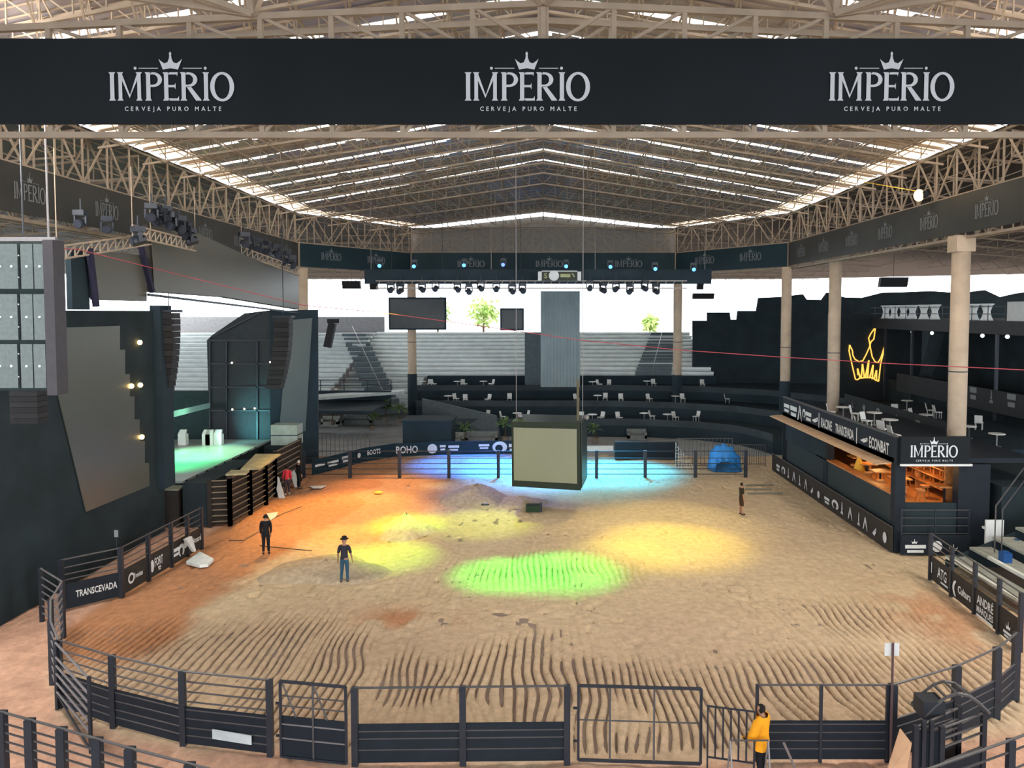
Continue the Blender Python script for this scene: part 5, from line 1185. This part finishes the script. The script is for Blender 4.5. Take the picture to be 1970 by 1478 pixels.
# trees beyond the stands
def tree(px, py, Y, r, lab, m_):
    a = AY(px, py, Y); t = thing('garden_tree', lab, 'tree', (a.x, Y, 0)); m = MB(); m.tube((a.x, Y, 0), (a.x, Y, a.z), .25, 8, .15); m.build('trunk', mat('bark', (.12, .09, .06), .9), t)
    m = MB(); random.seed(int(px))
    for k in range(420):
        v = Vector((random.gauss(0, 1), random.gauss(0, 1), random.gauss(0, 1))).normalized() * r * random.uniform(.2, 1); p = Vector((a.x, Y, a.z)) + v
        u = Vector((random.uniform(-1, 1), random.uniform(-1, 1), random.uniform(-1, 1))) * .75; q = Vector((random.uniform(-1, 1), random.uniform(-1, 1), random.uniform(-1, 1))) * .75
        m.add([p, p + u, p + q], [(0, 1, 2)])
    m.build('crown', m_, t)
BR = mat('bright_leaf', (.45, .62, .22), .6, 0, .3, 2)
tree(930, 600, 118, 2.6, 'sunlit green tree beyond the bleachers left of the curtain', BR); tree(842, 600, 122, 2.0, 'small sunlit tree beyond the bleachers beside the wide black screen', BR)
tree(1250, 622, 125, 1.3, 'tiny pale tree beyond the bleachers in the right bright gap', BR)

# ------------------------------------------------------------------ people
def person(loc, face, h, label, cols, pose=None, extra=()):
    """face: heading in radians, 0 = facing +Y (away from the camera)"""
    P = dict(larm=(.05, .02), rarm=(.05, .02), lfore=(0, .05), rfore=(0, .05), step=0.0, bend=0.0, head=0.0); P.update(pose or {})
    s = h / 1.75; J = {}; E = []; R = {}
    def j(n, x, y, z, r, par=None, ry=None):
        J[n] = Vector((x, y, z)) * s; R[n] = (r * s, (ry or r) * s)
        if par: E.append((par, n))
    st = P['step']; bd = P['bend']
    j('pelvis', 0, 0, .95, .145, None, .105); j('waist', 0, bd * .25, 1.08, .125, 'pelvis', .09); j('chest', 0, bd * .7, 1.30, .155, 'waist', .105); j('neck0', 0, bd * 1.1, 1.46, .075, 'chest', .06)
    j('neck', 0, bd * 1.2 + .01, 1.53, .052, 'neck0'); j('head0', 0, bd * 1.35 + .02, 1.60, .078, 'neck', .088); j('head1', 0, bd * 1.4 + .02, 1.69, .083, 'head0', .095); j('head2', 0, bd * 1.4 + .01, 1.755, .05, 'head1', .06)
    j('nose', 0, bd * 1.35 + .125, 1.625, .014, 'head0')
    for sd, k in ((-1, 'l'), (1, 'r')):
        j(k + 'ear', sd * .092, bd * 1.35 + .01, 1.635, .016, 'head0')
        ao, af = P[k + 'arm']; fo, ff = P[k + 'fore']
        sh_ = Vector((sd * .178, bd * 1.0, 1.42)); j(k + 'sh', *sh_, .062, 'neck0')
        el = sh_ + Vector((sd * ao, af, -math.sqrt(max(.01, .29 ** 2 - ao ** 2 - af ** 2)))); j(k + 'el', *el, .045, k + 'sh')
        wr = el + Vector((sd * fo, ff, -math.sqrt(max(.0001, .25 ** 2 - fo ** 2 - ff ** 2)) if P.get(k + 'up') is None else P[k + 'up'])); j(k + 'wr', *wr, .030, k + 'el', .026)
        dr = (wr - el).normalized(); side_ = Vector((0, 1, 0)) if abs(dr.y) < .8 else Vector((1, 0, 0)); side_ = (side_ - dr * side_.dot(dr)).normalized()
        pa = wr + dr * .075; j(k + 'palm', *pa, .036, k + 'wr', .018)
        for q, (of, ln) in enumerate(((-.030, .06), (-.010, .08), (.010, .085), (.030, .075))):
            b1 = pa + dr * .03 + side_ * of; j(f'{k}f{q}a', *b1, .010, k + 'palm'); b2 = b1 + dr * ln + Vector((-sd * .015, 0, 0)); j(f'{k}f{q}b', *b2, .008, f'{k}f{q}a')
        th_ = wr + dr * .04 + side_ * .045; j(k + 'tha', *th_, .011, k + 'palm'); j(k + 'thb', *(th_ + dr * .045 + side_ * .012), .009, k + 'tha')
        sy = st * sd
        j(k + 'hip', sd * .085, 0, .90, .098, 'pelvis'); j(k + 'kn', sd * .10, sy * .5 + .015, .50, .062, k + 'hip'); j(k + 'cf', sd * .105, sy * .8 - .01, .34, .056, k + 'kn'); j(k + 'an', sd * .11, sy, .09, .040, k + 'cf'); j(k + 'ft', sd * .125, sy + .16, .035, .035, k + 'an', .028); j(k + 'he', sd * .11, sy - .045, .035, .032, k + 'an')
    names = list(J); me = bpy.data.meshes.new('p'); me.from_pydata([J[n] for n in names], [(names.index(a), names.index(b)) for a, b in E], [])
    o = bpy.data.objects.new('p', me); COL.objects.link(o); o.modifiers.new('s', 'SKIN'); sub = o.modifiers.new('u', 'SUBSURF'); sub.levels = 1; sub.render_levels = 1
    for i, n in enumerate(names):
        sv = me.skin_vertices[0].data[i]; sv.radius = R[n]; sv.use_root = (i == 0)
    bpy.context.view_layer.update(); ev = o.evaluated_get(bpy.context.evaluated_depsgraph_get()).to_mesh()
    vs = [v.co.copy() for v in ev.vertices]; ns = [v.normal.copy() for v in ev.vertices]; fs = [tuple(p.vertices) for p in ev.polygons]
    o.to_mesh_clear(); bpy.data.objects.remove(o)
    t = thing('person', label, 'person', loc); t.rotation_euler = (0, 0, face); ORG[t.name] = Vector((0, 0, 0))
    m = MB(); m.add(vs, fs); m.build('body', SKIN, t, True)
    def region(name, test, off, mt):
        keep = [f for f in fs if all(test(vs[i] / s) for i in f)]
        if not keep: return
        ids = sorted({i for f in keep for i in f}); mp = {i: k for k, i in enumerate(ids)}
        m = MB(); m.add([vs[i] + ns[i] * off for i in ids], [tuple(mp[i] for i in f) for f in keep]); m.build(name, mt, t, True)
    hand_z = min(J['lpalm'].z, J['rpalm'].z) / s
    sl = P.get('sleeve', 'short'); top0 = P.get('hem', .93)
    def arm(v): return abs(v.x) > .20 or (v.z < 1.2 and abs(v.x) > .175)
    def dist_seg(v, a, b):
        a, b = J[a] / s, J[b] / s; d = b - a; q = max(0, min(1, (v - a).dot(d) / d.length_squared)); return (v - (a + d * q)).length
    def shirt(v):
        if v.z > 1.49 + bd * 0: return False
        for k in 'lr':
            if dist_seg(v, k + 'el', k + 'wr') < .06 or dist_seg(v, k + 'wr', k + 'palm') < .07 or dist_seg(v, k + 'palm', k + 'f1b') < .06:
                if sl == 'long' and dist_seg(v, k + 'wr', k + 'palm') > .055 and dist_seg(v, k + 'palm', k + 'f1b') > .05: return True
                if dist_seg(v, k + 'sh', k + 'el') > .05 or (v - J[k + 'el'] / s).length < .05: return False
        return v.z > top0
    region('shirt' if not P.get('jacket') else 'jacket', shirt, P.get('puff', .014), cols[0])
    zt = P.get('leg0', .10)
    region('trousers' if zt < .3 else 'shorts', lambda v: zt < v.z < 1.0 and abs(v.x) < .22 and all(dist_seg(v, k + 'wr', k + 'f1b') > .04 and dist_seg(v, k + 'el', k + 'wr') > .05 for k in 'lr'), .010, cols[1])
    region('shoes', lambda v: v.z < .115, .010, cols[2])
    hc = J['head1']
    if P.get('hat'):
        m = MB(); m.lathe(hc + Vector((0, 0, .02 * s)), [(.16 * s, 0), (.17 * s, .015 * s), (.10 * s, .02 * s), (.095 * s, .10 * s), (.05 * s, .125 * s)], 14); m.build('hat', cols[3], t, True)
    else: region('hair', lambda v: v.z > 1.60 + (v.y - bd * 1.4) * 1.15 and v.z > 1.5, .012, cols[3])
    for sd in (-1, 1): m = MB(); m.ball(J['head0'] + Vector((sd * .034, .082, .045)) * s, .012 * s, 6); m.build('eye', HAIR, t)
    m = MB(); m.box(J['head0'] + Vector((0, .092, -.022)) * s, (.045 * s, .008 * s, .01 * s)); m.build('mouth', mat('lips', (.25, .08, .07), .5), t)
    return t
BLK = mat('black_fabric', (.012, .013, .016), .9); NAVY = mat('charcoal_shirt', (.03, .028, .04), .9); JEAN = mat('blue_denim', (.035, .085, .13), .9); ORJ = mat('orange_jacket', (.75, .32, .015), .7, 0, .1, 4, .3)
SHO = mat('dark_shoes', (.02, .018, .016), .7); BRN = mat('dark_olive_shirt', (.035, .028, .016), .9); SHT = mat('brown_shorts', (.06, .03, .015), .9)
a = G(512, 1067); person((a.x, a.y, 0), .15, 1.78, 'person in all black standing with back turned on the orange clay', (BLK, BLK, SHO, HAIR), dict(sleeve='long', larm=(.035, .0), rarm=(.03, .04), lfore=(-.01, .04), rfore=(-.02, .06)))
a = G(663, 1122); person((a.x, a.y, 0), -.1, 1.80, 'person in dark T-shirt, hat and blue jeans standing with back turned', (NAVY, JEAN, SHO, HAIR), dict(hat=1, larm=(.065, .0), lfore=(.02, .03), rarm=(.065, .05), rfore=(.015, .08), step=.04))
a = G(1426, 991); person((a.x, a.y, 0), -1.35, 1.72, 'person in dark shirt and brown shorts standing alone at the far right of the sand', (BRN, SHT, SHO, HAIR), dict(leg0=.48, larm=(.06, .08), rarm=(.06, -.03)))
a = G(1464, 1500); person((a.x, a.y, 0), .9, 1.75, 'person in bright orange jacket standing at the bottom fence', (ORJ, BLK, SHO, HAIR), dict(sleeve='long', jacket=1, hem=.68, puff=.07, larm=(.06, .08), lfore=(-.05, .15), rarm=(.05, .03)))
a = G(575, 941); person((a.x, a.y, 0), -.8, 1.75, 'person in black with a white cap standing behind the white boards at the chutes', (BLK, BLK, SHO, WHITEP), dict(sleeve='long'))
a = G(553, 952); person((a.x, a.y, 0), .4, 1.7, 'person in a red top bending between the leaning white boards', (mat('red_top', (.55, .04, .06), .8), mat('dark_trousers', (.05, .04, .05), .9), WHITEP, HAIR), dict(sleeve='long', bend=.12, step=.06))
a = AY(326, 880, 42); person((-20.3, 41.6, 2.12), -1.0, 1.75, 'person in a yellow top and white trousers at the left end of the green stage', (mat('yellow_top', (.6, .55, .12), .8), mat('white_trousers', (.5, .55, .52), .8), SHO, mat('red_cap', (.4, .05, .03), .7)), dict(hat=1, larm=(.06, .1)))

# ------------------------------------------------------------------ coloured stage light on the sand
def pool(px, py, frm, size, e, col, blend=.9, r=.3):
    light('SPOT', 'stage_spot_light', frm, e, col, G(px, py), size, r, blend)
pool(1030, 905, (-1, 58.6, 12.4), 44, 70000, (.01, .30, 1)); pool(900, 892, (-6, 58.6, 12.4), 42, 60000, (.01, .16, 1)); pool(1190, 905, (5, 58.6, 12.4), 40, 40000, (.03, .50, 1))
pool(1120, 912, (2, 58.6, 12.4), 46, 22000, (.05, .60, 1)); pool(960, 950, (-3, 58.6, 12.4), 34, 9000, (.30, .30, 1))
pool(782, 1008, (-7, 31, 16.5), 15, 24000, (.38, 1, .02)); pool(930, 1003, (-3, 46, 16.5), 22, 11000, (.70, 1, .03)); pool(745, 1068, (-8, 40, 16.5), 18, 14000, (.42, 1, .02))
pool(960, 1103, (-2, 38, 16.5), 16, 22000, (.04, 1, .05)); pool(1080, 1098, (1, 38, 16.5), 20, 24000, (.03, 1, .07)); pool(1290, 1045, (6, 42, 16.5), 28, 12500, (1, .80, .03)); pool(1190, 1070, (3, 42, 16.5), 20, 4000, (.8, 1, .03))
pool(660, 985, (-10, 49, 16.5), 38, 26000, (1, .56, .14)); pool(590, 1050, (-12, 42, 16.5), 30, 8000, (1, .58, .14)); pool(740, 935, (-8, 52, 15), 32, 12000, (1, .5, .18)); pool(710, 1040, (-10, 46, 16.5), 22, 9000, (1, .8, .05))
pool(1270, 1010, (8, 46, 16.5), 40, 6000, (1, .85, .3))
light('SPOT', 'stage_spot_light', (-23, 44, 10), 9000, (.04, 1, .35), (-22.5, 44, 2), 62, .5); light('SPOT', 'stage_spot_light', (-20.5, 47.5, 9.5), 5500, (.5, 1, .6), (-20.5, 47, 2), 50, .5)
light('SPOT', 'stage_spot_light', (-20.5, 49, 2.6), 900, (.25, .9, .9), (-19, 52.4, 3.4), 75, .5)
ORDW = ['leftmost', 'second', 'third', 'fourth', 'fifth', 'sixth', 'seventh', 'eighth', 'ninth', 'tenth', 'eleventh', 'twelfth']
def relabel(group, text):
    L_ = [o for o in bpy.data.objects if o.parent is None and o.get('group') == group]
    L_.sort(key=lambda o: o.location.x / o.location.y)
    for k, o in enumerate(L_): o['label'] = (f'{ORDW[k]} of the {text}' if k == 0 else f'rightmost of the {text}' if k == len(L_) - 1 else f'{text}, {ORDW[k]} from the left')
for g_, x_ in (('lamps clustered below the left banner', 'dark spot lamps clustered below the left banner'), ('lone lamps above the left screen', 'two lone dark lamps above the left hanging screen'),
               ('lamps over the long grey screen', 'dark spot lamps over the long grey screen'), ('small wooden tables inside the bar', 'small square orange tables inside the bar'),
               ('wooden stools inside the bar', 'orange wooden stools inside the bar')): relabel(g_, x_)
for g_ in sorted({o['group'] for o in bpy.data.objects if o.get('group', '').startswith(('white tables ', 'white chairs '))}): relabel(g_, g_.replace('white tables', 'white round tables'))
